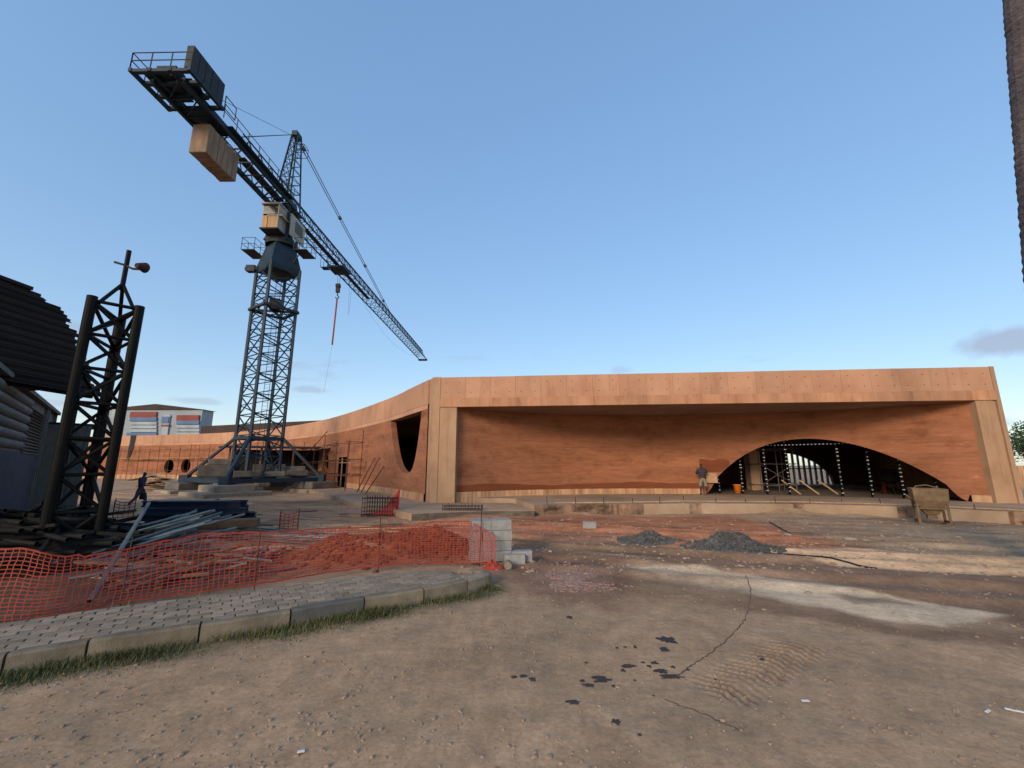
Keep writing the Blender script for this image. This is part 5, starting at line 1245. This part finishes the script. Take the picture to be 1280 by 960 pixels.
# ================================================================ PEOPLE
def skin(name, V_, E_, R_, m, parent, root=0, lv=2):
    me_ = bpy.data.meshes.new(name); me_.from_pydata([Vector(v) for v in V_], E_, []); o = link(name, me_, parent)
    md = o.modifiers.new('skin', 'SKIN'); md.use_smooth_shade = True
    if not me_.skin_vertices: me_.skin_vertices.new(name='')
    for k, r in enumerate(R_):
        d = me_.skin_vertices[0].data[k]; d.radius = r if isinstance(r, tuple) else (r, r); d.use_root = (k == root)
    o.modifiers.new('sub', 'SUBSURF').levels = lv; o.modifiers['sub'].render_levels = lv; me_.materials.append(m); return o
def person(name, label, loc, rz, pose, top, bottom, shoe, shorts=False):
    t = thing(name, label, 'person', loc, rz)
    J_ = pose
    names = ['pelvis','waist','chest','neck','head','crown','shl','ell','wrl','hal','shr','elr','wrr','har','hil','knl','anl','tol','hir','knr','anr','tor']
    V_ = [J_[n] for n in names]; ix = {n:k for k, n in enumerate(names)}
    E_ = [(ix[a],ix[b]) for a, b in (('pelvis','waist'),('waist','chest'),('chest','neck'),('neck','head'),('head','crown'),('chest','shl'),('shl','ell'),('ell','wrl'),('wrl','hal'),('chest','shr'),('shr','elr'),('elr','wrr'),('wrr','har'),('pelvis','hil'),('hil','knl'),('knl','anl'),('anl','tol'),('pelvis','hir'),('hir','knr'),('knr','anr'),('anr','tor'))]
    rad = dict(pelvis=(.14,.11),waist=(.125,.095),chest=(.155,.11),neck=.052,head=(.078,.095),crown=(.062,.07),shl=.065,ell=.043,wrl=.03,hal=(.04,.022),shr=.065,elr=.043,wrr=.03,har=(.04,.022),hil=.088,knl=.056,anl=.038,tol=.035,hir=.088,knr=.056,anr=.038,tor=.035)
    body = skin('body', V_, E_, [rad[n] for n in names], M['skin'], t)
    def piece(nm, pts, ed, rr, m): return skin(nm, pts, ed, rr, m, t)
    g = lambda n: Vector(J_[n])
    piece('shirt', [g('pelvis')+Vector((0,0,.03)),g('waist'),g('chest'),g('neck')-Vector((0,0,.05)),g('shl'),g('ell').lerp(g('wrl'),.7 if not shorts else -.2),g('shr'),g('elr').lerp(g('wrr'),.7 if not shorts else -.2)], [(0,1),(1,2),(2,3),(2,4),(4,5),(2,6),(6,7)], [(.165,.13),(.155,.125),(.18,.135),.07,.088,.062,.088,.062], M[top])
    e_ = .12 if shorts else .93
    piece('trousers', [g('pelvis')+Vector((0,0,.06)),g('pelvis')-Vector((0,0,.03)),g('hil'),g('knl'),g('knl').lerp(g('anl'),e_),g('hir'),g('knr'),g('knr').lerp(g('anr'),e_)], [(0,1),(1,2),(2,3),(3,4),(1,5),(5,6),(6,7)], [(.158,.125),(.165,.13),.115,.092 if shorts else .08,.095 if shorts else .066,.115,.092 if shorts else .08,.095 if shorts else .066], M[bottom])
    for s_ in 'lr': piece('shoe', [g('an'+s_)+Vector((0,-.03,-.02)),g('an'+s_).lerp(g('to'+s_),.5)-Vector((0,0,.012)),g('to'+s_)], [(0,1),(1,2)], [.05,.048,.038], M[shoe])
    piece('hair', [g('head')+Vector((0,-.018,.045)),g('crown')+Vector((0,-.008,.012))], [(0,1)], [(.084,.09),(.07,.072)], M['hair'])
    for k in range(5):                          # fingers as short bent rods rooted in each palm
        for s_, d_ in (('l',-1),('r',1)):
            w0 = g('ha'+s_); dr = (g('ha'+s_)-g('wr'+s_)).normalized(); sd_ = Vector((0,1,0)).cross(dr)
            MB().path([w0+Vector((0,(k-2)*.016,0)), w0+Vector((0,(k-2)*.018,0))+dr*.04, w0+Vector((d_*-.012,(k-2)*.018,0))+dr*(.075-.008*abs(k-2))], .009, 5).build('finger', M['skin'], body)
    return t
walk = dict(pelvis=(0,0,.92),waist=(0,.01,1.07),chest=(0,.03,1.32),neck=(0,.05,1.49),head=(0,.09,1.60),crown=(0,.10,1.70),
  shl=(-.19,.02,1.40),ell=(-.23,-.10,1.14),wrl=(-.21,-.02,.92),hal=(-.21,.03,.85),shr=(.19,.03,1.40),elr=(.23,.10,1.14),wrr=(.20,.22,.94),har=(.19,.25,.87),
  hil=(-.09,0,.87),knl=(-.10,.20,.49),anl=(-.10,.26,.09),tol=(-.10,.42,.045),hir=(.09,0,.87),knr=(.10,-.08,.48),anr=(.10,-.38,.13),tor=(.10,-.26,.045))
wp = A(172,634); wkr = person('person', 'person in navy top and grey trousers walking with a black bag', on(wp), R(-78), walk, 'navycloth', 'jean', 'shoe')
bag = MB().cbox((0,0,-.02),(.10,.30,.34),.04); bag.path([(0,-.08,.15),(0,-.06,.26),(0,0,.30),(0,.06,.26),(0,.08,.15)],.012,5); bo = bag.build('carry_bag', M['black'])
mw = Matrix.Translation(on(wp))@Matrix.Rotation(R(-78),4,'Z')@Matrix.Translation((.20,.26,.57)); bo.matrix_world = mw; tag(bo, 'black carrier bag held in the walking person\'s hand', 'bag')
stand = dict(pelvis=(0,0,.92),waist=(0,.02,1.07),chest=(0,.05,1.32),neck=(0,.08,1.48),head=(0,.12,1.58),crown=(0,.14,1.68),
  shl=(-.20,.05,1.38),ell=(-.27,.16,1.14),wrl=(-.14,.36,1.16),hal=(-.10,.42,1.18),shr=(.20,.05,1.38),elr=(.28,.18,1.20),wrr=(.22,.38,1.34),har=(.20,.45,1.38),
  hil=(-.10,0,.87),knl=(-.14,.02,.49),anl=(-.15,-.02,.09),tol=(-.17,.12,.045),hir=(.10,0,.87),knr=(.15,.02,.49),anr=(.17,-.02,.09),tor=(.19,.12,.045))
s_w, _ = wall_s(874,600); wp = WP(s_w, -.72, ZF); fc = (WP(s_w,0,0)-WP(s_w,-1,0))
person('person', 'person in dark shirt and pale shorts working at the wall beside the arch', wp, math.atan2(-fc.x, fc.y), stand, 'shirtgrey', 'shorts', 'skin', True)
pl_ = MB().cbox((0,0,0),(.62,.02,.55),.003).build('plywood_piece', M['plank']); pp_ = WP(wall_s(889,600)[0], -.16, 0); pl_.location = (pp_.x,pp_.y,ZPL+.62); pl_.rotation_euler = (R(-6),0,math.atan2(-fc.x,fc.y)); tag(pl_, 'pale square board leaning on the wall by the worker', 'board')

# ================================================================ HALL FRONT: posts, bucket, scaffold, litter
for k, px in enumerate((903,932,962,990,1055,1092,1130,1172)):
    s_, _ = wall_s(px, 612); p = WP(s_, .75, ZF-.01); t = thing('steel_post', ['slim dark steel post studded with white clips, %s' % x for x in ('in the narrow left corner of the arch','behind the orange bucket','beside the concrete column','in front of the inner scaffold','right of the half-arch window','alone before the bare inner wall','beside the cement mixer','in the narrow right corner of the arch')][k], 'post', p)
    MB().box((0,0,(ZS-ZF)/2),(.075,.075,ZS-ZF-.03)).build('post', M['tower'], t)
    cl = MB()
    for j in range(21): cl.box((random.uniform(-.01,.01),-.05,.2+j*.212+random.uniform(-.03,.03)),(random.choice((.05,.07,.11)),.03,.035))
    kind(cl.build('clips', M['white'], t), 'stuff')
s0_, s1_ = wall_s(956,560)[0], wall_s(1078,556)[0]; zr = 3.18; a_, b_ = WP(s0_,.72,zr), WP(s1_,.72,zr+.05)
rl = thing('steel_rail', 'dark horizontal rail with white clips across the top of the arch', 'rail', a_); d = b_-a_
MB().tube((0,0,0), d, .05, 4).build('rail', M['tower'], rl); cl = MB()
for j in range(26): q = d*(j+.5)/26; cl.box(q-Vector((0,.07,0)),(.06,.03,.04))
kind(cl.build('clips', M['white'], rl), 'stuff')
bp_ = A(926,617,ZF); bk = thing('bucket', 'bright orange bucket on the hall floor at the arch', 'bucket', (bp_.x,bp_.y+.3,ZF+.005))
MB().lathe([(.001,.0),(.17,.0),(.225,.46),(.24,.47),(.24,.5),(.215,.5),(.16,.03),(.001,.03)],n=20).build('pail', M['bucket'], bk, True)
MB().path([(.235*math.cos(a),.1*math.sin(a)-.02,.46+.0-.14*math.sin(a)) for a in np.linspace(0,math.pi,9)],.008,4).build('handle', M['rope'], bk)
def scaffold(name, label, P, spans, rows, levels, m, depth=1.0, wob=.03, skip=0):
    t = thing(name, label, 'scaffold', P(0,0,0)); O = P(0,0,0)
    tops = levels[-1]+.5
    for k in range(len(spans)):
        for r in range(rows):
            p = P(spans[k], r*depth, 0)-O; q = p+Vector((random.gauss(0,wob),random.gauss(0,wob),tops+random.uniform(-.5,.4)))
            MB().tube(p-Vector((0,0,.02)), q, .032, 6).build('standard', m, t)
    for z in levels:
        for r in range(rows):
            for k in range(len(spans)-1):
                if random.random() < skip: continue
                p, q = P(spans[k]-.15,r*depth,0)-O, P(spans[k+1]+.15,r*depth,0)-O; MB().tube(p+Vector((0,0,z+random.gauss(0,.05))), q+Vector((0,0,z+random.gauss(0,.05))), .028, 6).build('ledger', m, t)
        for k in range(len(spans)):
            if rows > 1: p, q = P(spans[k],-.2,0)-O, P(spans[k],depth+.2,0)-O; MB().tube(p+Vector((0,0,z)), q+Vector((0,0,z)), .026, 6).build('transom', m, t)
    return t, O
s1_, _ = wing_s(458,600); s2_, _ = wing_s(377,600)
sc, O = scaffold('pole_scaffold', 'rusty pole scaffold along the curved wall before the doorway', lambda s,o,z: LW(s,-.5-o,.2 if s < 22 else 0)+Vector((0,0,z)), list(np.linspace(s1_,s2_-1,6)), 2, [1.15,2.25,3.55], M['scaf'], 1.0, .05, .12)
def sp_(s,o,z): return LW(s,-.5-o,z)-Vector((O.x,O.y,0))
ms = np.linspace(s1_,s2_-1,6)
for a_, b_, z in ((ms[0],ms[1]+.3,2.05),(ms[2],ms[3],3.35)): q0, q1 = sp_(a_,.5,z), sp_(b_,.5,z); MB().box((q0+q1)/2,((q1-q0).length,.28,.05),math.atan2((q1-q0).y,(q1-q0).x)).build('plank', M['plank'], sc)
MB().tube(sp_(ms[2],.9,4.75), sp_(ms[5],.9,1.2), .035, 6).build('diagonal_brace', M['scaf'], sc)
for k, s_ in enumerate((wing_s(466,610)[0], wing_s(472,610)[0], wing_s(478,610)[0])):
    p, q = LW(s_,-1.1,.22), LW(s_-.25,-.06,2.6-.6*(k==2)); tag(MB().tube(p,q,.035,6).build('leaning_pole', M['scaf']), 'rusty pole leaning on the curved wall left of the shield-shaped opening', 'pole', 'poles leaning on the curved wall')
s3_, _ = wing_s(262,600); s4_, _ = wing_s(150,600)
sc, O = scaffold('pole_scaffold', 'long rusty pole scaffold along the far end of the curved wall', lambda s,o,z: LW(s,-.6-o,0)+Vector((0,0,z)), list(np.linspace(s3_,s4_,10)), 1, [1.3,3.0,4.3], M['scaf'], 1.0, .06, .15)
q = list(np.linspace(s3_+1,s4_,9))
for a_, b_ in zip(q, q[1:]): q0, q1 = LW(a_,-.9,3.05)-O, LW(b_,-.9,3.05)-O; MB().box((q0+q1)/2,((q1-q0).length,.35,.06),math.atan2((q1-q0).y,(q1-q0).x)).build('plank', M['plank'], sc)
sb0, _ = wing_s(165,560); b = MB(); ks = []      # black sheet hung over the parapet
for k in range(13):
    z = ZT+.06-k*.31; wd = .55*(1-.012*k*k*.3); c = sb0+.10*(k/12)**2*4
    ks.append((LW(c-wd,-.07-.02*math.sin(k),z), LW(c+wd,-.07-.02*math.cos(k),z)))
for (a_,b_),(c_,d_) in zip(ks,ks[1:]):
    o_ = Vector((0,-.03,0)); b.add([a_,b_,d_,c_,a_+o_,b_+o_,d_+o_,c_+o_],[(0,1,2,3),(4,7,6,5),(0,4,5,1),(2,6,7,3),(0,3,7,4),(1,5,6,2)])
tag(b.build('black_sheet', M['black']), 'narrow black plastic sheet hanging down over the far parapet', 'sheet')
ip = D(974,608,27.0); t, O = scaffold('frame_scaffold', 'grey frame scaffold standing inside the hall behind the arch', lambda s,o,z: Vector((ip.x-1.1+s,27+o,ZF+z)), [0,1.1,2.2], 2, [.4,1.7,2.6], M['shed_trim'], 1.2, .01)
MB().tube(Vector((0,0,.4)), Vector((2.2,0,1.7)), .025, 6).tube(Vector((0,0,1.7)), Vector((2.2,0,.4)), .025, 6).build('cross_brace', M['shed_trim'], t)
for k, px in enumerate((997,1020,1044)):
    p = A(px+4,618,ZF); q = Vector((p.x-.35,p.y+1.0,ZF+.75)); tag(MB().tube(Vector((p.x,p.y,ZF)),q,.045,6).build('timber_prop', M['plank']), 'pale timber prop slanting up from the hall floor inside the arch', 'prop', 'slanting props inside the arch')
# small mixer and red cone inside the arch on the right
mxp = D(1115,612,24.6); mx_ = thing('cement_mixer', 'small dark cement mixer standing in the shade inside the arch', 'mixer', (mxp.x,24.6,ZF))
MB().lathe([(.12,.55),(.42,.75),(.48,1.05),(.3,1.35),(.24,1.4)],n=14).build('drum', M['scrap'], mx_)
for a_ in (0,2.1,4.2): MB().tube((.1*math.cos(a_),.1*math.sin(a_),.7),(.5*math.cos(a_),.5*math.sin(a_),.0),.03,6).build('leg', M['scrap'], mx_)
MB().tube((-.5,0,.9),(.5,0,.9),.03,6).build('axle', M['rust'], mx_)
cp = A(1123,616.5,ZF); co = thing('traffic_cone', 'faded red traffic cone standing by the mixer inside the arch', 'cone', (cp.x,cp.y+.9,ZF))
MB().lathe([(.16,.03),(.035,.62),(.001,.63)],n=14).build('cone', M['netred'], co, True); MB().cbox((0,0,.016),(.42,.42,.032),.008).build('base', M['netred'], co)
# stakes and loose pipes on the apron
for k in range(15):
    t_ = CA.L*(.03+.062*k); p = CA.off(t_, .35+random.uniform(-.1,.5), ZF); tag(MB().tube(p-Vector((0,0,.01)), p+Vector((random.gauss(0,.02),0,random.uniform(.18,.34))), .014, 6).build('steel_peg', M['rust']), 'short steel peg standing up from the concrete apron edge', 'peg', 'pegs along the apron edge')
for a_, b_, o_ in ((.05,.33,.55),(.30,.62,.7),(.60,.93,.5)):
    P_ = [CA.off(CA.L*(a_+(b_-a_)*k/8), o_+.04*math.sin(k), ZF+.03) for k in range(9)]; tag(MB().path(P_,.025,6).build('loose_pipe', M['plank']), 'long thin pipe laid on the concrete apron parallel to its edge', 'pipe', 'pipes laid on the apron')
# rebar cages
def cage(name, c, L_, W_, H_, nx_, nz_, rz, label, r=.009):
    t = thing(name, label, 'rebar cage', c, rz); b = MB(); v_ = MB()
    for y in (-W_/2,W_/2):
        for z in np.linspace(.03,H_,nz_): b.tube((-L_/2,y,z),(L_/2,y,z),r,5)
    for x in np.linspace(-L_/2,L_/2,nx_):
        for y in (-W_/2,W_/2): v_.tube((x,y,-.02),(x,y,H_+random.uniform(.02,.12)),r,5)
        v_.tube((x,-W_/2,.06),(x,W_/2,.06),r,5).tube((x,-W_/2,H_),(x,W_/2,H_),r,5)
    b.build('main_bars', M['rust'], t); v_.build('stirrups', M['rust'], t); return t
cg = A(474,645); cage('rebar_cage', (cg.x,cg.y,gz(cg.x,cg.y)), 1.3, .5, .72, 13, 5, R(-4), 'upright rebar cage standing in the soil near the slab corner', .014)
cg = A(578,636,.3); cage('rebar_cage', (cg.x,cg.y+.1,.245), 1.6, .5, .16, 12, 2, R(-2), 'flat rebar cage lying on the raw slab by the corner pillar', .012)

# ================================================================ CONCRETE HOPPER
hp0 = A(1148,655); hp1 = A(1188,659); hc_ = (hp0+hp1)/2
hop = thing('concrete_hopper', 'mortar-caked concrete skip with open top on a steel frame', 'skip', on(Vector((hc_.x+.42,hc_.y+.45,0))), R(-34)); hop.scale = (.86,.86,1)
w0, d0h, w1, d1h, z0, z1 = .20,.20,.52,.48,.34,1.24
def frust(a, b_, c, d, z0, z1): return [(-a,-b_,z0),(a,-b_,z0),(a,b_,z0),(-a,b_,z0),(-c,-d,z1),(c,-d,z1),(c,d,z1),(-c,d,z1)]
b = MB(); b.add(frust(w0,d0h,w1,d1h,z0,z1-.42)+[(x*1,y*1,z1) for x, y in ((-w1-.03,-d1h-.03),(w1+.03,-d1h-.03),(w1+.03,d1h+.03),(-w1-.03,d1h+.03))]+[(-w1+.03,-d1h+.03,z1),(w1-.03,-d1h+.03,z1),(w1-.03,d1h-.03,z1),(-w1+.03,d1h-.03,z1),(-w0,-d0h,z0+.04),(w0,-d0h,z0+.04),(w0,d0h,z0+.04),(-w0,d0h,z0+.04)],
  [(0,1,5,4),(1,2,6,5),(2,3,7,6),(3,0,4,7),(4,5,9,8),(5,6,10,9),(6,7,11,10),(7,4,8,11),(8,9,13,12),(9,10,14,13),(10,11,15,14),(11,8,12,15),(12,13,17,16),(13,14,18,17),(14,15,19,18),(15,12,16,19),(16,17,18,19),(3,2,1,0)])
b.build('bin', M['hop'], hop)
b = MB(); b.box((0,0,.27),(.30,.28,.18)); b.build('outlet', M['hopf'], hop)
for sx in (-1,1):
    for sy in (-1,1): MB().box((sx*.46,sy*.40,.42),(.075,.075,.88)).build('leg', M['hopf'], hop)
    MB().box((sx*.46,0,.10),(.06,.74,.06)).build('frame_bar', M['hopf'], hop); MB().box((sx*.46,0,.80),(.06,.74,.06)).build('frame_bar', M['hopf'], hop)
for sy in (-1,1):
    MB().box((0,sy*.40,.55),(.85,.05,.05)).build('frame_bar', M['hopf'], hop); MB().box((0,sy*.40,.84),(.85,.05,.05)).build('frame_bar', M['hopf'], hop)
rk = MB().path([(-.46,-.42,.02),(-.3,-.46,-.01),(.2,-.46,-.01),(.46,-.42,.03)],.035,6).path([(-.46,.42,.02),(-.3,.46,-.01),(.2,.46,-.01),(.46,.42,.03)],.035,6); rk.build('skid', M['hopf'], hop)
MB().path([(-.5,-.3,1.2),(-.35,-.15,1.32),(0,0,1.36),(.3,.1,1.28),(.5,.2,1.2)],.022,6).build('bail', M['hopf'], hop)
MB().path([(-.5,-.1,.86),(-.62,-.1,.92),(-.7,-.1,1.0)],.025,6).build('lever', M['hopf'], hop)

# ================================================================ BACKGROUND
ob = thing('office_building', 'pale grey office block with red and blue window bands beyond the wall', 'building', (0,0,0)); DB = 110
def ob_box(x0, y0, x1, y1, m, n_, proud=.15, par=ob, dep=.3):
    a_, b_ = D(x0,y1,DB), D(x1,y0,DB); MB().box(((a_.x+b_.x)/2,DB-proud,(a_.z+b_.z)/2),(b_.x-a_.x,dep,b_.z-a_.z)).build(n_, M[m], par)
a_, b_ = D(120,550,DB), D(253,512,DB); MB().box(((a_.x+b_.x)/2,DB+2.2,b_.z/2-.5),(b_.x-a_.x,4.2,b_.z+1)).build('wall', M['office'], ob)
rz0 = b_.z; MB().add([(a_.x-.5,DB-.3,rz0),(b_.x+.6,DB-.3,rz0),(b_.x+.6,DB+4.8,rz0),(a_.x-.5,DB+4.8,rz0),(D(196,500,DB).x,DB-.2,rz0+1.5),(D(196,500,DB).x,DB+4.6,rz0+1.5)],[(0,1,4),(1,2,5,4),(2,3,5),(3,0,4,5),(3,2,1,0)]).build('roof', M['oroof'], ob)
for x0, x1, y0 in ((163,197,516),(221,250,520)):
    ob_box(x0,y0-1,x1,y0+6,'ored','red_band'); ob_box(x0,y0+6,x1,y0+10.5,'oblue','window_band')
    for k in range(3): ob_box(x0,y0+11.3+k*4.6,x1,y0+15.0+k*4.6,'opale','louvre_panel')
    ob_box(x0-4,y0+25,x1,y0+30,'oblue','window_band')
ob_box(202,519,214,546,'opale','stair_bay'); ob_box(203,521,213,529,'oblue','stair_window',.35); ob_box(203,531,213,533,'ored','sill',.35)
ob_box(135,512,150,546,'opale','louvre_panel')

def leafy(name, c, h, rx, n, label, seed):
    random.seed(seed); t = thing(name, label, 'tree', c); b = MB(); b.path([(0,0,-.2),(.1,.05,h*.35),(-.05,.1,h*.6),(0,0,h*.8)],[.22,.17,.12,.05],7)
    cl = []
    for k in range(16):
        a, f = random.uniform(0,6.28), random.random()**.5; z = h*(.42+.55*random.random()); rr = rx*f*(1-.5*abs((z/h-.65)/.4)); p = Vector((math.cos(a)*rr,math.sin(a)*rr,z)); cl.append((p,random.uniform(.5,1.1)*rx*.45)); b.tube((0,0,z*.7),p,.05,4,.02)
    b.build('trunk', M['bark2'], t); l = MB()
    for _ in range(n):
        p, r = random.choice(cl); d = Vector((random.gauss(0,1),random.gauss(0,1),random.gauss(0,.8))); d.normalize(); q = p+d*r*random.random()**.4
        u = Vector((random.gauss(0,1),random.gauss(0,1),random.gauss(0,.6))).normalized(); v = u.cross(Vector((random.gauss(0,1),random.gauss(0,1),random.gauss(0,1)))).normalized(); s_ = random.uniform(.10,.2)
        l.quad(q-u*s_, q+v*s_*.5, q+u*s_, q-v*s_*.5)
    l.build('crown', M['leaf'], t); return t
leafy('leafy_tree', (57.5,44,0), 5.9, 3.4, 6500, 'dense green tree behind the right end of the building', 3)
leafy('leafy_tree', (66,52,0), 6.8, 4.2, 5000, 'taller green tree farther back beyond the right building end', 4)
leafy('leafy_tree', (51.5,50,0), 4.2, 3.0, 3500, 'low bushy tree closest to the building end wall', 5)
random.seed(99)
bw_ = MB().box((62,41,1.0),(30,.25,2.0)).build('boundary_wall', M['plinth']); tag(bw_, 'pale low boundary wall under the trees past the building end', 'wall')
for k, px in enumerate((1268,1274)):
    p = D(px,590,38); tag(MB().tube((p.x,38,-.1),(p.x-.5,38.3,4.6-.6*k),.05,6).build('timber_pole', M['plank']), 'pale timber pole standing past the building end wall', 'pole', 'poles past the building end')
# palm at the right edge: leaning trunk with old leaf bases
palm = thing('palm_tree', 'tall leaning palm trunk with rough grey leaf bases at the yard edge', 'palm', (11.15,9,0))
b = MB(); n = 14; prof = []; Hh = 26.0
vs = []; K = 220
for k in range(K+1):
    z = Hh*k/K; f = z/Hh; cxp = .20+.162*z+.002*z*z*0; r = .34-.05*f+.03*((k*.5)%1)*1.0+random.uniform(-.008,.008)
    for j in range(n): a = 2*math.pi*j/n; rr = r*(1+.06*float(vnoise(np.array([j*1.3]),np.array([k*.5]),6)[0])); vs.append((cxp+rr*math.cos(a), rr*math.sin(a), z-.1))
b.add(vs, [(k*n+j,k*n+(j+1)%n,(k+1)*n+(j+1)%n,(k+1)*n+j) for k in range(K) for j in range(n)]); b.build('trunk', M['bark'], palm)
topp = Vector((.2+.162*Hh,0,Hh-.1)); fr_ = MB()
for k in range(18):
    a = 6.28*k/18+random.uniform(-.1,.1); up = random.uniform(.1,1.2); d = Vector((math.cos(a),math.sin(a),0)); pts_ = [topp+d*(3.4*t)+Vector((0,0,up*3*t-2.9*t*t)) for t in np.linspace(0,1,9)]
    fr_.path(pts_, .03, 4); sd_ = Vector((-d.y,d.x,0))
    for p, q in zip(pts_[1:], pts_[2:]):
        for f in (0,.33,.66):
            m_ = p.lerp(q,f)
            for s_ in (-1,1): fr_.add([m_, m_+d*.06, m_+d*.35+sd_*s_*.6-Vector((0,0,.25))],[(0,1,2)])
fr_.build('crown', M['leaf'], palm)
